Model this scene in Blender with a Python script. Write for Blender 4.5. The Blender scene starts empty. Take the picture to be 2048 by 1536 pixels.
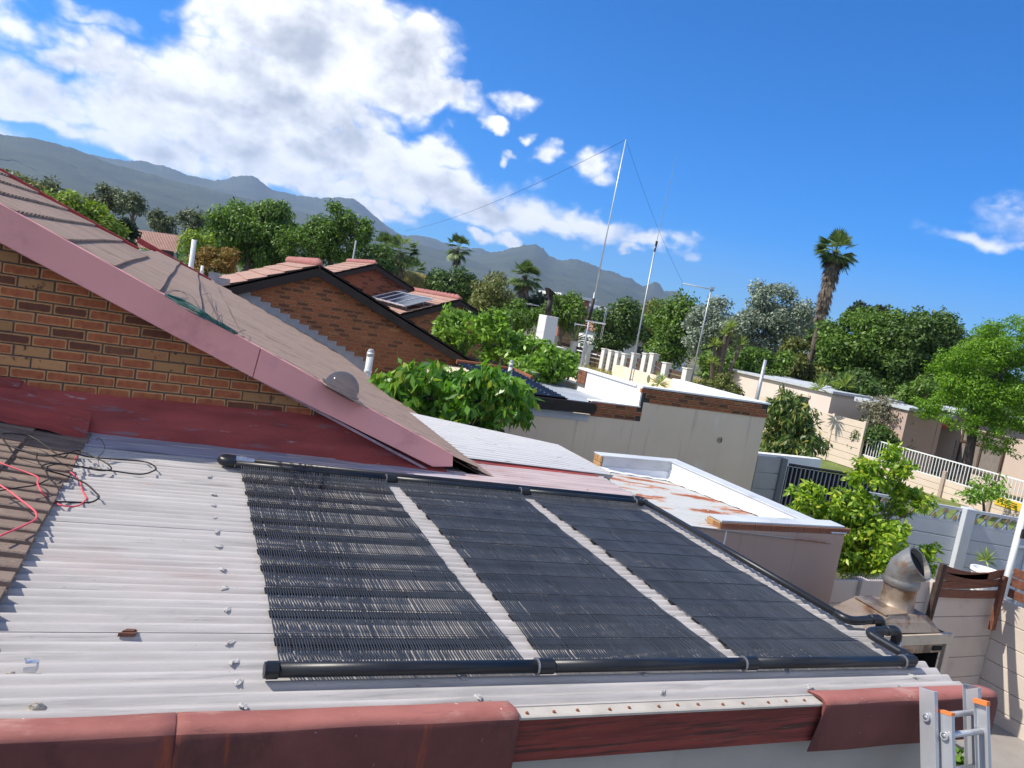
import bpy, math, random
import numpy as np
from math import sin, cos, tan, radians, pi, sqrt, atan2, asin
from mathutils import Vector, Matrix
random.seed(7); rng = np.random.default_rng(11)
S = bpy.context.scene
COL = S.collection
# ------------------------------------------------------------------ camera
F = 1484.0; CX, CY = 1024.0, 768.0
ROLL, PITCH = radians(9.9), radians(5.9)
UPC = np.array([sin(ROLL)*cos(PITCH), -cos(ROLL)*cos(PITCH), -sin(PITCH)])
def _d(px, py):
    v = np.array([px-CX, py-CY, F]); return v/np.linalg.norm(v)
_ey = _d(387, 498); _ey = _ey-UPC*_ey.dot(UPC); _ey /= np.linalg.norm(_ey)
_ex = np.cross(_ey, UPC); _ex = _ex if _ex[0] > 0 else -_ex
RM = np.array([_ex, _ey, UPC])
def ray(px, py): return RM@_d(px, py)
def onP(px, py, n, d):
    r = ray(px, py); return r*(d/np.dot(n, r))
def onY(px, py, Y): r = ray(px, py); return r*(Y/r[1])
def onX(px, py, X): r = ray(px, py); return r*(X/r[0])
def onZ(px, py, Z): r = ray(px, py); return r*(Z/r[2])
def atd(px, py, d):
    v = np.array([(px-CX)/F*d, (py-CY)/F*d, d]); return RM@v
cam = bpy.data.cameras.new('camera'); co = bpy.data.objects.new('camera', cam); COL.objects.link(co)
cam.sensor_width = 36; cam.lens = 36*F/2048; cam.clip_start = .05; cam.clip_end = 40000
m = Matrix.Identity(4)
for i in range(3):
    m[i][0] = RM[i][0]; m[i][1] = -RM[i][1]; m[i][2] = -RM[i][2]
co.matrix_world = m
S.camera = co
HAZE = 1.15e-4
# ------------------------------------------------------------------ sun, sky
SUN = Vector((-.80, .28, 1.0)).normalized()
sl = bpy.data.lights.new('sun', 'SUN'); sl.energy = 3.8; sl.angle = radians(.55); sl.color = (1, .935, .82)
so = bpy.data.objects.new('sun', sl); COL.objects.link(so)
so.rotation_euler = SUN.to_track_quat('Z', 'Y').to_euler(); so.location = (0, 0, 50)
S.view_settings.view_transform = 'Standard'; S.view_settings.look = 'None'
S.view_settings.exposure = 0.74; S.view_settings.gamma = 1
W = bpy.data.worlds.new('World'); S.world = W; W.use_nodes = True
wn, wl = W.node_tree.nodes, W.node_tree.links
wn.clear()
def N(t, ty, **kw):
    n = t.nodes.new(ty)
    for k, v in kw.items():
        if k.startswith('i_'): n.inputs[int(k[2:]) if k[2:].isdigit() else k[2:].replace('_', ' ')].default_value = v
        else: setattr(n, k, v)
    return n
def Mth(t, op, a, b=None, c=None, clamp=False):
    n = t.nodes.new('ShaderNodeMath'); n.operation = op; n.use_clamp = clamp
    for i, v in enumerate((a, b, c)):
        if v is None: continue
        if hasattr(v, 'is_output'): t.links.new(v, n.inputs[i])
        else: n.inputs[i].default_value = v
    return n.outputs[0]
def sky_world():
    t = W.node_tree
    out = N(t, 'ShaderNodeOutputWorld'); bg = N(t, 'ShaderNodeBackground')
    sky = N(t, 'ShaderNodeTexSky'); sky.sky_type = 'NISHITA'; sky.sun_disc = False
    sky.sun_elevation = asin(SUN.z); sky.sun_rotation = atan2(SUN.x, SUN.y)
    sky.altitude = 0; sky.air_density = 1.0; sky.dust_density = .1; sky.ozone_density = 1.6
    bg.inputs[1].default_value = .165
    # clouds: soft lumps round directions of the sky dome, broken up by fractal noise
    g = bpy.data.node_groups.new('cloud_density', 'ShaderNodeTree')
    g.interface.new_socket('q', in_out='INPUT', socket_type='NodeSocketVector')
    [g.interface.new_socket(k, in_out='OUTPUT', socket_type='NodeSocketFloat') for k in ('d', 'lit', 'tot')]
    gi = N(g, 'NodeGroupInput'); go = N(g, 'NodeGroupOutput')
    blobs = [(620,85,170,115,1.2),(480,55,110,75,1.15),(710,50,120,85,1.2),(800,125,130,95,1.15),(890,190,90,50,1.05),(570,200,200,90,1.2),
      (400,190,210,95,1.15),(290,230,170,70,1),(230,115,150,60,.85),(130,100,90,45,.75),(40,150,90,70,.8),(460,285,220,60,1.1),(660,285,180,60,1.1),
      (770,330,140,55,.95),(870,305,60,38,.95),(90,200,160,55,.85),(0,30,90,40,.6),(560,335,230,50,.95),(300,300,160,45,.9),(100,250,150,30,.75),
      (200,20,130,30,.45),(930,395,270,50,.85),(1130,437,210,36,.72),(1290,470,95,24,.66),(800,375,200,55,.95),(720,420,140,40,.8),
      (1033,203,48,30,.84),(985,248,28,18,.78),(1058,277,20,18,.66),(1083,325,24,22,.72),(1178,328,52,32,.8),(1247,488,24,15,.68),(1024,317,18,9,.6),
      (1005,475,26,22,.78),(955,472,30,20,.74),(1990,455,150,26,.52),(2070,425,120,38,.58),(1200,452,190,26,.6),(1345,482,80,15,.5),(-160,120,160,90,.9),(-150,260,170,60,.9),(2200,440,160,40,.8)]
    back = [(-2.2,.45,.7,.40,1),(-1.6,.6,.5,.3,1),(2.5,.6,.7,.42,1),(1.9,.35,.5,.22,1),(-2.75,.8,.5,.4,1),(2.85,.25,.5,.2,1),(-1.35,.25,.45,.2,1),(2.0,.95,.7,.4,1),(-2.6,.18,.6,.17,1),(-.9,.9,.5,.22,1),(-1.9,.2,.4,.15,1),(2.3,.18,.5,.14,1)]   # unseen clouds added behind the camera to lift the neutral fill
    # wispy detail
    sc = N(g, 'ShaderNodeVectorMath', operation='MULTIPLY'); sc.inputs[1].default_value = (1, 1.35, 1)
    g.links.new(gi.outputs[0], sc.inputs[0])
    def cn(vec):
        n1 = N(g, 'ShaderNodeTexNoise'); n1.inputs['Scale'].default_value = 7; n1.inputs['Detail'].default_value = 7; n1.inputs['Roughness'].default_value = .55; g.links.new(vec, n1.inputs['Vector'])
        n2 = N(g, 'ShaderNodeTexNoise'); n2.inputs['Scale'].default_value = 21; n2.inputs['Detail'].default_value = 7; n2.inputs['Roughness'].default_value = .5; g.links.new(vec, n2.inputs['Vector'])
        bil = Mth(g, 'ABSOLUTE', Mth(g, 'SUBTRACT', n2.outputs[0], .5))
        return Mth(g, 'ADD', Mth(g, 'MULTIPLY', Mth(g, 'SUBTRACT', n1.outputs[0], .5), 1.5), Mth(g, 'MULTIPLY', Mth(g, 'SUBTRACT', bil, .09), 2.1)), Mth(g, 'ADD', n1.outputs[0], Mth(g, 'MULTIPLY', bil, .35))
    nA, sA = cn(sc.outputs[0])
    nz2 = N(g, 'ShaderNodeTexNoise'); nz2.inputs['Scale'].default_value = 12; nz2.inputs['Detail'].default_value = 6
    g.links.new(sc.outputs[0], nz2.inputs['Vector'])
    wv = N(g, 'ShaderNodeVectorMath', operation='SUBTRACT'); wv.inputs[1].default_value = (.5, .5, .5); g.links.new(nz2.outputs['Color'], wv.inputs[0])
    ws = N(g, 'ShaderNodeVectorMath', operation='SCALE'); ws.inputs['Scale'].default_value = .10; g.links.new(wv.outputs[0], ws.inputs[0])
    wq = N(g, 'ShaderNodeVectorMath', operation='ADD'); g.links.new(gi.outputs[0], wq.inputs[0]); g.links.new(ws.outputs[0], wq.inputs[1])
    tot = None
    nn = None
    for k, (px, py, rx, ry, a) in enumerate(blobs+back):
        if k < len(blobs):
            r = ray(px, py); az, el = atan2(r[0], r[1]), asin(r[2])
            s = 1/sqrt(1+((px-CX)**2+(py-CY)**2)/F**2)
            ax, ay = rx/F*s*(1.6 if rx > 60 else 1.75)/cos(el), ry/F*s*(1.6 if rx > 60 else 1.75)
        else: az, el, ax, ay = px, py, rx, ry
        v = N(g, 'ShaderNodeVectorMath', operation='SUBTRACT'); g.links.new(wq.outputs[0], v.inputs[0]); v.inputs[1].default_value = (az, el, 0)
        w2 = N(g, 'ShaderNodeVectorMath', operation='MULTIPLY'); g.links.new(v.outputs[0], w2.inputs[0]); w2.inputs[1].default_value = (1/ax, 1/ay, 0)
        ln = N(g, 'ShaderNodeVectorMath', operation='LENGTH'); g.links.new(w2.outputs[0], ln.inputs[0])
        mr = N(g, 'ShaderNodeMapRange', interpolation_type='SMOOTHSTEP'); g.links.new(ln.outputs['Value'], mr.inputs[0])
        mr.inputs[1].default_value = 1.0; mr.inputs[2].default_value = 0.0; mr.inputs[3].default_value = 0; mr.inputs[4].default_value = a
        tot = mr.outputs[0] if tot is None else Mth(g, 'MAXIMUM', tot, mr.outputs[0])
    # second lookup of the noise, a step towards the sun, shades the lumps
    of = N(g, 'ShaderNodeVectorMath', operation='ADD'); of.inputs[1].default_value = (-.028, .036, 0); g.links.new(sc.outputs[0], of.inputs[0])
    nB, sB = cn(of.outputs[0])
    amp = Mth(g, 'ADD', Mth(g, 'MULTIPLY', tot, .82), .12)
    g.links.new(Mth(g, 'ADD', tot, Mth(g, 'MULTIPLY', nA, amp)), go.inputs[0])
    g.links.new(Mth(g, 'SUBTRACT', sA, sB), go.inputs[1])
    g.links.new(tot, go.inputs[2])
    tc = N(t, 'ShaderNodeTexCoord'); sp = N(t, 'ShaderNodeSeparateXYZ'); t.links.new(tc.outputs['Generated'], sp.inputs[0])
    az = Mth(t, 'ARCTAN2', sp.outputs[0], sp.outputs[1]); el = Mth(t, 'ARCSINE', sp.outputs[2])
    cq = N(t, 'ShaderNodeCombineXYZ'); t.links.new(az, cq.inputs[0]); t.links.new(el, cq.inputs[1])
    g1 = N(t, 'ShaderNodeGroup', node_tree=g); t.links.new(cq.outputs[0], g1.inputs[0])
    al = N(t, 'ShaderNodeMapRange', interpolation_type='SMOOTHSTEP'); t.links.new(g1.outputs[0], al.inputs[0])
    for i, v in ((1, .15), (2, .62), (3, 0), (4, 1)): al.inputs[i].default_value = v
    sh = N(t, 'ShaderNodeMapRange', interpolation_type='SMOOTHSTEP'); t.links.new(Mth(t, 'SUBTRACT', Mth(t, 'MULTIPLY', g1.outputs[1], 2.3), Mth(t, 'MULTIPLY', g1.outputs[2], .75)), sh.inputs[0])
    for i, v in ((1, -1.25), (2, -.25), (3, 0), (4, 1)): sh.inputs[i].default_value = v
    cm = N(t, 'ShaderNodeMix', data_type='RGBA'); t.links.new(sh.outputs[0], cm.inputs[0])
    cm.inputs[6].default_value = (2.15, 2.3, 2.6, 1); cm.inputs[7].default_value = (4.9, 4.9, 4.95, 1)
    mx = N(t, 'ShaderNodeMix', data_type='RGBA'); t.links.new(Mth(t, 'MULTIPLY', al.outputs[0], .97), mx.inputs[0])
    hs = N(t, 'ShaderNodeHueSaturation'); hs.inputs['Saturation'].default_value = 1.18; hs.inputs['Hue'].default_value = .505
    hz = N(t, 'ShaderNodeMapRange', interpolation_type='SMOOTHSTEP'); t.links.new(el, hz.inputs[0])
    for i, v in ((1, -.05), (2, .42), (3, 1), (4, 0)): hz.inputs[i].default_value = v
    tint = N(t, 'ShaderNodeMix', data_type='RGBA'); t.links.new(hz.outputs[0], tint.inputs[0]); tint.inputs[6].default_value = (.13, .37, .62, 1); tint.inputs[7].default_value = (.24, .42, .70, 1)
    mu = N(t, 'ShaderNodeMix', data_type='RGBA', blend_type='MULTIPLY'); mu.inputs[0].default_value = 1; t.links.new(sky.outputs[0], mu.inputs[6]); t.links.new(tint.outputs[2], mu.inputs[7])
    t.links.new(mu.outputs[2], hs.inputs['Color'])
    t.links.new(hs.outputs[0], mx.inputs[6]); t.links.new(cm.outputs[2], mx.inputs[7])
    t.links.new(mx.outputs[2], bg.inputs[0]); t.links.new(bg.outputs[0], out.inputs[0])
sky_world()
W.cycles.sampling_method = "MANUAL"; W.cycles.sample_map_resolution = 512

# ------------------------------------------------------------------ helpers: meshes
class MB:
    def __init__(s): s.v = []; s.f = []; s.uv = None
    def add(s, vs, fs):
        b = len(s.v); s.v += [tuple(map(float, p)) for p in vs]; s.f += [tuple(b+i for i in f) for f in fs]; return s
    def box(s, c, h, rx=None):
        """box: centre, half sizes, optional 3 axes"""
        c = np.array(c, float); A = np.eye(3) if rx is None else np.array(rx, float)
        vs = [c+A[0]*h[0]*i+A[1]*h[1]*j+A[2]*h[2]*k for i in (-1, 1) for j in (-1, 1) for k in (-1, 1)]
        return s.add(vs, [(0, 1, 3, 2), (4, 6, 7, 5), (0, 4, 5, 1), (2, 3, 7, 6), (0, 2, 6, 4), (1, 5, 7, 3)])
    def span(s, a, b):
        a, b = np.minimum(a, b), np.maximum(a, b); return s.box((a+b)/2, (b-a)/2)
    def hexa(s, bot, top):
        """4 bottom points, 4 top points"""
        return s.add(list(bot)+list(top), [(3, 2, 1, 0), (4, 5, 6, 7), (0, 1, 5, 4), (1, 2, 6, 5), (2, 3, 7, 6), (3, 0, 4, 7)])
    def prism(s, poly, off):
        n = len(poly); off = np.array(off, float)
        a = [np.array(p, float) for p in poly]; b = [p+off for p in a]
        return s.add(a+b, [tuple(range(n-1, -1, -1)), tuple(range(n, 2*n))]+[(i, (i+1) % n, n+(i+1) % n, n+i) for i in range(n)])
    def tube(s, path, r, seg=8, cap=True):
        P = [np.array(p, float) for p in path]; n = len(P)
        R = [r]*n if np.isscalar(r) else list(r)
        vs = []; prev = None
        for i in range(n):
            t = P[min(i+1, n-1)]-P[max(i-1, 0)]; L = np.linalg.norm(t); t = t/(L if L > 1e-9 else 1)
            if prev is None:
                a = np.array([0, 0, 1.]) if abs(t[2]) < .9 else np.array([1., 0, 0])
                u = np.cross(t, a)
            else: u = prev-t*np.dot(prev, t)
            u /= max(np.linalg.norm(u), 1e-9); prev = u; w = np.cross(t, u)
            vs += [P[i]+R[i]*(cos(2*pi*k/seg)*u+sin(2*pi*k/seg)*w) for k in range(seg)]
        fs = [(i*seg+k, i*seg+(k+1) % seg, (i+1)*seg+(k+1) % seg, (i+1)*seg+k) for i in range(n-1) for k in range(seg)]
        if cap: fs += [tuple(range(seg-1, -1, -1)), tuple((n-1)*seg+k for k in range(seg))]
        return s.add(vs, fs)
    def grid(s, fn, us, vs_):
        nu, nv = len(us), len(vs_)
        return s.add([fn(u, v) for u in us for v in vs_], [(i*nv+j, (i+1)*nv+j, (i+1)*nv+j+1, i*nv+j+1) for i in range(nu-1) for j in range(nv-1)])
    def lathe(s, c, prof, seg=16, ax=((1, 0, 0), (0, 1, 0), (0, 0, 1))):
        c = np.array(c, float); A = np.array(ax, float); n = len(prof)
        vs = [c+A[0]*r*cos(2*pi*k/seg)+A[1]*r*sin(2*pi*k/seg)+A[2]*z for r, z in prof for k in range(seg)]
        return s.add(vs, [(i*seg+k, i*seg+(k+1) % seg, (i+1)*seg+(k+1) % seg, (i+1)*seg+k) for i in range(n-1) for k in range(seg)])
def mesh_from(name, mb, mat, smooth=False, off=(0, 0, 0)):
    me = bpy.data.meshes.new(name)
    v = np.array(mb.v, float)-np.array(off, float)
    me.from_pydata(v.tolist(), [], mb.f)
    if smooth: me.polygons.foreach_set('use_smooth', [True]*len(me.polygons))
    if mat: me.materials.append(mat)
    me.update(); return me
class Thing:
    def __init__(s, name, label, cat, loc, group=None, kind=None):
        s.L = np.array(loc, float); s.o = bpy.data.objects.new(name, None); COL.objects.link(s.o)
        s.o.location = s.L; s.o.empty_display_size = .2; s.o['label'] = label; s.o['category'] = cat
        if group: s.o['group'] = group
        if kind: s.o['kind'] = kind
    def part(s, name, mb, mat, parent=None, smooth=False, label=None, kind=None):
        me = mesh_from(name, mb, mat, smooth, s.L); o = bpy.data.objects.new(name, me); COL.objects.link(o)
        o.parent = parent or s.o
        if label: o['label'] = label
        if kind: o['kind'] = kind
        return o
    def inst(s, name, me, loc, parent=None, rot=None, scale=None):
        o = bpy.data.objects.new(name, me); COL.objects.link(o); o.parent = parent or s.o
        o.location = np.array(loc, float)-s.L
        if rot is not None: o.rotation_euler = rot
        if scale is not None: o.scale = scale
        return o
def solo(name, label, cat, mb, mat, smooth=False, group=None, loc=None, kind=None):
    L = np.array(loc if loc is not None else np.array(mb.v).mean(0), float)
    me = mesh_from(name, mb, mat, smooth, L); o = bpy.data.objects.new(name, me); COL.objects.link(o); o.location = L
    o['label'] = label; o['category'] = cat
    if group: o['group'] = group
    if kind: o['kind'] = kind
    return o
def struct(name, mb, mat, smooth=False):
    o = bpy.data.objects.new(name, mesh_from(name, mb, mat, smooth)); COL.objects.link(o); o['kind'] = 'structure'; return o
def soft(o, w=.004, seg=2):
    b = o.modifiers.new('bevel', 'BEVEL'); b.width = w; b.segments = seg; b.limit_method = 'ANGLE'; b.angle_limit = radians(40); return o
def bez(pts, n=10):
    """catmull-rom through points"""
    P = [np.array(p, float) for p in pts]; P = [2*P[0]-P[1]]+P+[2*P[-1]-P[-2]]; out = []
    for i in range(1, len(P)-2):
        for k in range(n):
            t = k/n; a, b, c, d = P[i-1:i+3]
            out.append(.5*((2*b)+(-a+c)*t+(2*a-5*b+4*c-d)*t*t+(-a+3*b-3*c+d)*t**3))
    return out+[P[-2]]

# ------------------------------------------------------------------ helpers: materials
def newmat(name):
    m = bpy.data.materials.new(name); m.use_nodes = True; t = m.node_tree; b = t.nodes['Principled BSDF']; return m, t, b
def ramp(t, fac, stops, interp='LINEAR'):
    r = N(t, 'ShaderNodeValToRGB'); r.color_ramp.interpolation = interp; e = r.color_ramp.elements
    while len(e) < len(stops): e.new(.5)
    for x, (p, c) in zip(e, stops): x.position = p; x.color = (*c, 1) if len(c) == 3 else c
    t.links.new(fac, r.inputs[0]); return r.outputs[0]
def coords(t, scale=(1, 1, 1), kind='Object', loc=(0, 0, 0)):
    tc = N(t, 'ShaderNodeTexCoord'); mp = N(t, 'ShaderNodeMapping'); mp.inputs['Scale'].default_value = scale; mp.inputs['Location'].default_value = loc
    t.links.new(tc.outputs[kind], mp.inputs[0]); return mp.outputs[0]
def noise(t, vec, sc, det=5, rough=.55, dist=0):
    n = N(t, 'ShaderNodeTexNoise'); n.inputs['Scale'].default_value = sc; n.inputs['Detail'].default_value = det
    n.inputs['Roughness'].default_value = rough; n.inputs['Distortion'].default_value = dist
    t.links.new(vec, n.inputs['Vector']); return n.outputs[0]
def mixc(t, fac, a, b, mode='MIX'):
    n = N(t, 'ShaderNodeMix', data_type='RGBA', blend_type=mode)
    for i, v in ((0, fac), (6, a), (7, b)):
        if hasattr(v, 'is_output'): t.links.new(v, n.inputs[i])
        else: n.inputs[i].default_value = v if i == 0 else ((*v, 1) if len(v) == 3 else v)
    return n.outputs[2]
def step(t, v, lo, hi):
    n = N(t, 'ShaderNodeMapRange', interpolation_type='SMOOTHSTEP'); t.links.new(v, n.inputs[0]); n.inputs[1].default_value = lo; n.inputs[2].default_value = hi
    return n.outputs[0]
def bump(t, b, h, st=.3, dist=.01):
    n = N(t, 'ShaderNodeBump'); n.inputs['Strength'].default_value = st; n.inputs['Distance'].default_value = dist
    t.links.new(h, n.inputs['Height']); t.links.new(n.outputs[0], b.inputs['Normal'])
def M(name, c, var=.25, sc=6, rough=.7, stretch=(1, 1, 1), bmp=.2, bd=.004, spots=None, metal=0, spec=.4, fine=60, dirt=None):
    """noise-mottled base colour; spots=(colour, scale, threshold, stretch); dirt=(colour, scale, lo, hi)"""
    m, t, b = newmat(name); v = coords(t, stretch)
    n1 = noise(t, v, sc, 6); n2 = noise(t, v, fine, 4)
    lo = tuple(x*(1-var) for x in c); hi = tuple(min(1, x*(1+var)) for x in c)
    col = ramp(t, n1, [(.3, lo), (.7, hi)])
    col = mixc(t, Mth(t, 'MULTIPLY', step(t, n2, .45, .7), var*.6), col, tuple(x*.55 for x in c))
    for d in (dirt if isinstance(dirt, list) else [dirt] if dirt else []):
        vv = coords(t, d[4] if len(d) > 4 else (1, 1, 1), loc=(3.1, 1.7, 5.2))
        col = mixc(t, Mth(t, 'MULTIPLY', step(t, noise(t, vv, d[1], 7, .62), d[2], d[3]), d[5] if len(d) > 5 else 1), col, d[0])
    t.links.new(col, b.inputs['Base Color']); b.inputs['Roughness'].default_value = rough; b.inputs['Metallic'].default_value = metal
    b.inputs['Specular IOR Level'].default_value = spec
    if bmp: bump(t, b, n2, bmp, bd)
    return m
def M_brick(name, cA, cB, edge, dark, bias=0):
    m, t, b = newmat(name)
    uv = N(t, 'ShaderNodeUVMap'); sp = N(t, 'ShaderNodeSeparateXYZ'); t.links.new(uv.outputs[0], sp.inputs[0])
    oi = N(t, 'ShaderNodeObjectInfo'); ge = N(t, 'ShaderNodeNewGeometry')
    rnd = Mth(t, 'FRACT', Mth(t, 'ADD', oi.outputs['Random'], ge.outputs['Random Per Island']))
    r2 = Mth(t, 'FRACT', Mth(t, 'MULTIPLY', rnd, 37.7)); r3 = Mth(t, 'FRACT', Mth(t, 'MULTIPLY', rnd, 91.3))
    sc = N(t, 'ShaderNodeVectorMath', operation='MULTIPLY'); t.links.new(uv.outputs[0], sc.inputs[0]); sc.inputs[1].default_value = (3, 1, 1)
    nz = N(t, 'ShaderNodeTexNoise', noise_dimensions='4D'); t.links.new(sc.outputs[0], nz.inputs['Vector']); t.links.new(Mth(t, 'MULTIPLY', rnd, 90), nz.inputs['W'])
    nz.inputs['Scale'].default_value = 1.6; nz.inputs['Detail'].default_value = 6; nz.inputs['Roughness'].default_value = .6
    nf = N(t, 'ShaderNodeTexNoise', noise_dimensions='4D'); t.links.new(sc.outputs[0], nf.inputs['Vector']); t.links.new(Mth(t, 'MULTIPLY', rnd, 50), nf.inputs['W'])
    nf.inputs['Scale'].default_value = 9; nf.inputs['Detail'].default_value = 5
    ex = Mth(t, 'MULTIPLY', Mth(t, 'SUBTRACT', .5, Mth(t, 'ABSOLUTE', Mth(t, 'SUBTRACT', sp.outputs[0], .5))), 3)
    ey = Mth(t, 'SUBTRACT', .5, Mth(t, 'ABSOLUTE', Mth(t, 'SUBTRACT', sp.outputs[1], .5)))
    e = Mth(t, 'SMOOTH_MIN', ex, ey, .25)
    e = Mth(t, 'ADD', e, Mth(t, 'MULTIPLY', Mth(t, 'SUBTRACT', nz.outputs[0], .5), .22))
    core = step(t, e, .10, .17)
    tanb = step(t, r2, .85+bias, .88+bias)                 # share of bricks that are tan all over
    cored = mixc(t, step(t, nz.outputs[0], .35, .7), cA, cB)
    cored = mixc(t, Mth(t, 'MULTIPLY', step(t, r3, .7, .8), .75), cored, dark)
    col = mixc(t, core, edge, cored)
    blot = Mth(t, 'MULTIPLY', step(t, nz.outputs[0], .57, .66), .85)
    tanc = mixc(t, blot, mixc(t, r3, edge, tuple(x*.8 for x in edge)), dark)
    col = mixc(t, tanb, col, tanc)
    col = mixc(t, Mth(t, 'MULTIPLY', step(t, nf.outputs[0], .62, .72), .8), col, tuple(x*.35 for x in dark))
    col = mixc(t, Mth(t, 'MULTIPLY', r3, .35), col, (.5, .5, .5), 'MULTIPLY')
    t.links.new(col, b.inputs['Base Color']); b.inputs['Roughness'].default_value = .75; b.inputs['Specular IOR Level'].default_value = .3
    bump(t, b, nf.outputs[0], .35, .004); return m
def M_leaf(name, c1, c2, tr=.35, rough=.5, c3=None):
    m, t, b = newmat(name); ge = N(t, 'ShaderNodeNewGeometry')
    st = [(0, c1), (.75, c2), (1, c3 or tuple(x*1.35 for x in c2))]
    col = ramp(t, ge.outputs['Random Per Island'], st)
    t.links.new(col, b.inputs['Base Color']); b.inputs['Roughness'].default_value = rough; b.inputs['Specular IOR Level'].default_value = .35
    tl = N(t, 'ShaderNodeBsdfTranslucent'); t.links.new(mixc(t, .55, col, (.5*c2[0]/max(c2), .62, .02)), tl.inputs[0])
    tl2 = N(t, 'ShaderNodeHueSaturation'); t.links.new(col, tl2.inputs['Color']); tl2.inputs['Value'].default_value = 1.3; tl2.inputs['Saturation'].default_value = 1.1
    t.links.new(tl2.outputs[0], tl.inputs[0])
    mx = N(t, 'ShaderNodeMixShader'); mx.inputs[0].default_value = tr
    t.links.new(b.outputs[0], mx.inputs[1]); t.links.new(tl.outputs[0], mx.inputs[2])
    t.links.new(mx.outputs[0], t.nodes['Material Output'].inputs[0]); return m
# ------------------------------------------------------------------ materials
m_sheet = M('fibre_cement_sheet', (.455, .425, .402), .14, 3, .8, (.5, 5, 5), .35, .003, fine=90,
            dirt=[((.20, .19, .18), 5, .54, .72, (.25, 6, 6), .65), ((.26, .25, .23), 1.3, .50, .72, (.5, 1.5, 1), .5), ((.36, .22, .19), 1.1, .64, .76, (.5, 1, 1), .25), ((.20, .12, .08), 9, .68, .74, (.12, 8, 8), .6), ((.10, .09, .085), 26, .66, .72, (.7, 1.5, 1.5), .6)])
_t = m_sheet.node_tree; _b = _t.nodes['Principled BSDF']; _l = _b.inputs['Base Color'].links[0].from_socket
_sp = N(_t, 'ShaderNodeSeparateXYZ'); _ge = N(_t, 'ShaderNodeNewGeometry'); _t.links.new(_ge.outputs['Position'], _sp.inputs[0])
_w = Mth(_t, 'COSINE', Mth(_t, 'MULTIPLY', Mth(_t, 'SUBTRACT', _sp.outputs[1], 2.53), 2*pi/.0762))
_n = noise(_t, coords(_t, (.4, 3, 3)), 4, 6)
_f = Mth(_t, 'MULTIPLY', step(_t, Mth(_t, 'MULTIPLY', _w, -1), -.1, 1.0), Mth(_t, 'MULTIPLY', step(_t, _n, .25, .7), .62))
_t.links.new(mixc(_t, _f, _l, (.27, .26, .26)), _b.inputs['Base Color'])     # shade of the troughs painted into the colour, along with some dust
m_redpaint = M('worn_red_roof_paint', (.33, .062, .052), .3, 3, .75, (.5, 3, 3), .4, .004,
               dirt=[((.22, .18, .20), 5, .56, .68, (.35, 3, 3), .6), ((.08, .03, .035), 3, .55, .75, (.4, 2, 2), .6), ((.38, .30, .31), 13, .64, .7, (.3, 2, 2), .7)])
m_gableshade = M('blue_grey_gable_shade', (.33, .345, .41), .18, 4, .7, (.5, 2, 2), .3, .004, dirt=[((.09, .08, .09), 9, .62, .68, (.25, 3, 3), .8)])  # gable's cast shadow on the sheets, put into a blue grey colour
m_cap = M('terracotta_shaded_face', (.135, .040, .034), .16, 4, .72, (1, 1, 1), .3, .003, fine=120,
          dirt=[((.24, .095, .075), 2.2, .5, .75, (1, 1, 1), .5), ((.05, .02, .018), 3.5, .52, .7, (1.5, 1, .8), .6), ((.36, .07, .02), 3, .58, .70, (4, 1, .4), .6), ((.7, .6, .55), 40, .70, .73, (1, 1, 1), .8)])  # darker terracotta: shade of the upright face put into the colour
m_caplit = M('sunlit_terracotta_top', (.34, .122, .098), .14, 3, .75, (.5, 1, 1), .3, .003, fine=120, dirt=[((.22, .072, .056), 2.5, .46, .66, (.6, 1, 1), .7), ((.46, .27, .22), 5, .56, .68, (.5, 1, 1), .6), ((.10, .05, .04), 11, .62, .70, (.4, 2, 2), .6), ((.7, .6, .55), 40, .68, .71, (1, 1, 1), .8)])  # lighter terracotta: sunlight on the roll put into the colour
m_wood = M('weathered_red_fascia_wood', (.20, .035, .026), .4, 3, .75, (.6, 6, 9), .7, .004,
           dirt=[((.055, .022, .016), 5, .5, .62, (.35, 4, 9), .9), ((.26, .15, .11), 16, .6, .68, (.25, 5, 14), .6)])
m_drip = M('rusty_white_drip_strip', (.44, .40, .34), .15, 6, .6, (1, 1, 1), .15, dirt=((.30, .11, .05), 16, .66, .72, (1, 1, 1), .9))
m_rust = M('rust', (.22, .075, .03), .3, 20, .8)
m_plaster = M('grey_beige_plaster', (.36, .335, .305), .10, 1.5, .85, (1, 1, 1), .35, .003, fine=140, dirt=((.25, .23, .21), 1.6, .56, .7, (1, 1, .5), .5))
m_black = M('black_polymer', (.013, .015, .019), .25, 8, .38, (1, 1, 1), .15, .002, dirt=((.06, .06, .065), 7, .58, .75, (1, 1, 1), .5))
m_bar = M('matt_black_spacer', (.007, .007, .009), .1, 6, .7, bmp=0)
m_tube = M('black_collector_tube', (.031, .037, .048), .3, 6, .42, (1, .5, 1), 0, dirt=((.07, .073, .08), 5, .55, .75, (1, .4, 1), .5))
m_steelb = M('galvanised_steel', (.55, .57, .60), .12, 12, .35, metal=.85, bmp=.1)
m_brick = M_brick('face_brick', (.49, .155, .062), (.35, .10, .044), (.60, .31, .125), (.11, .05, .036))
m_brick2 = M_brick('face_brick_weathered', (.35, .118, .054), (.25, .082, .042), (.48, .25, .11), (.09, .046, .034), .12)
m_brick3 = M_brick('face_brick_red', (.30, .09, .048), (.22, .07, .04), (.34, .14, .07), (.06, .03, .026), .2)
m_mortar = M('mortar', (.12, .10, .085), .3, 20, .9, bmp=.5)
m_mortar2 = M('dark_mortar', (.062, .05, .044), .3, 20, .9, bmp=.5)
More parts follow.
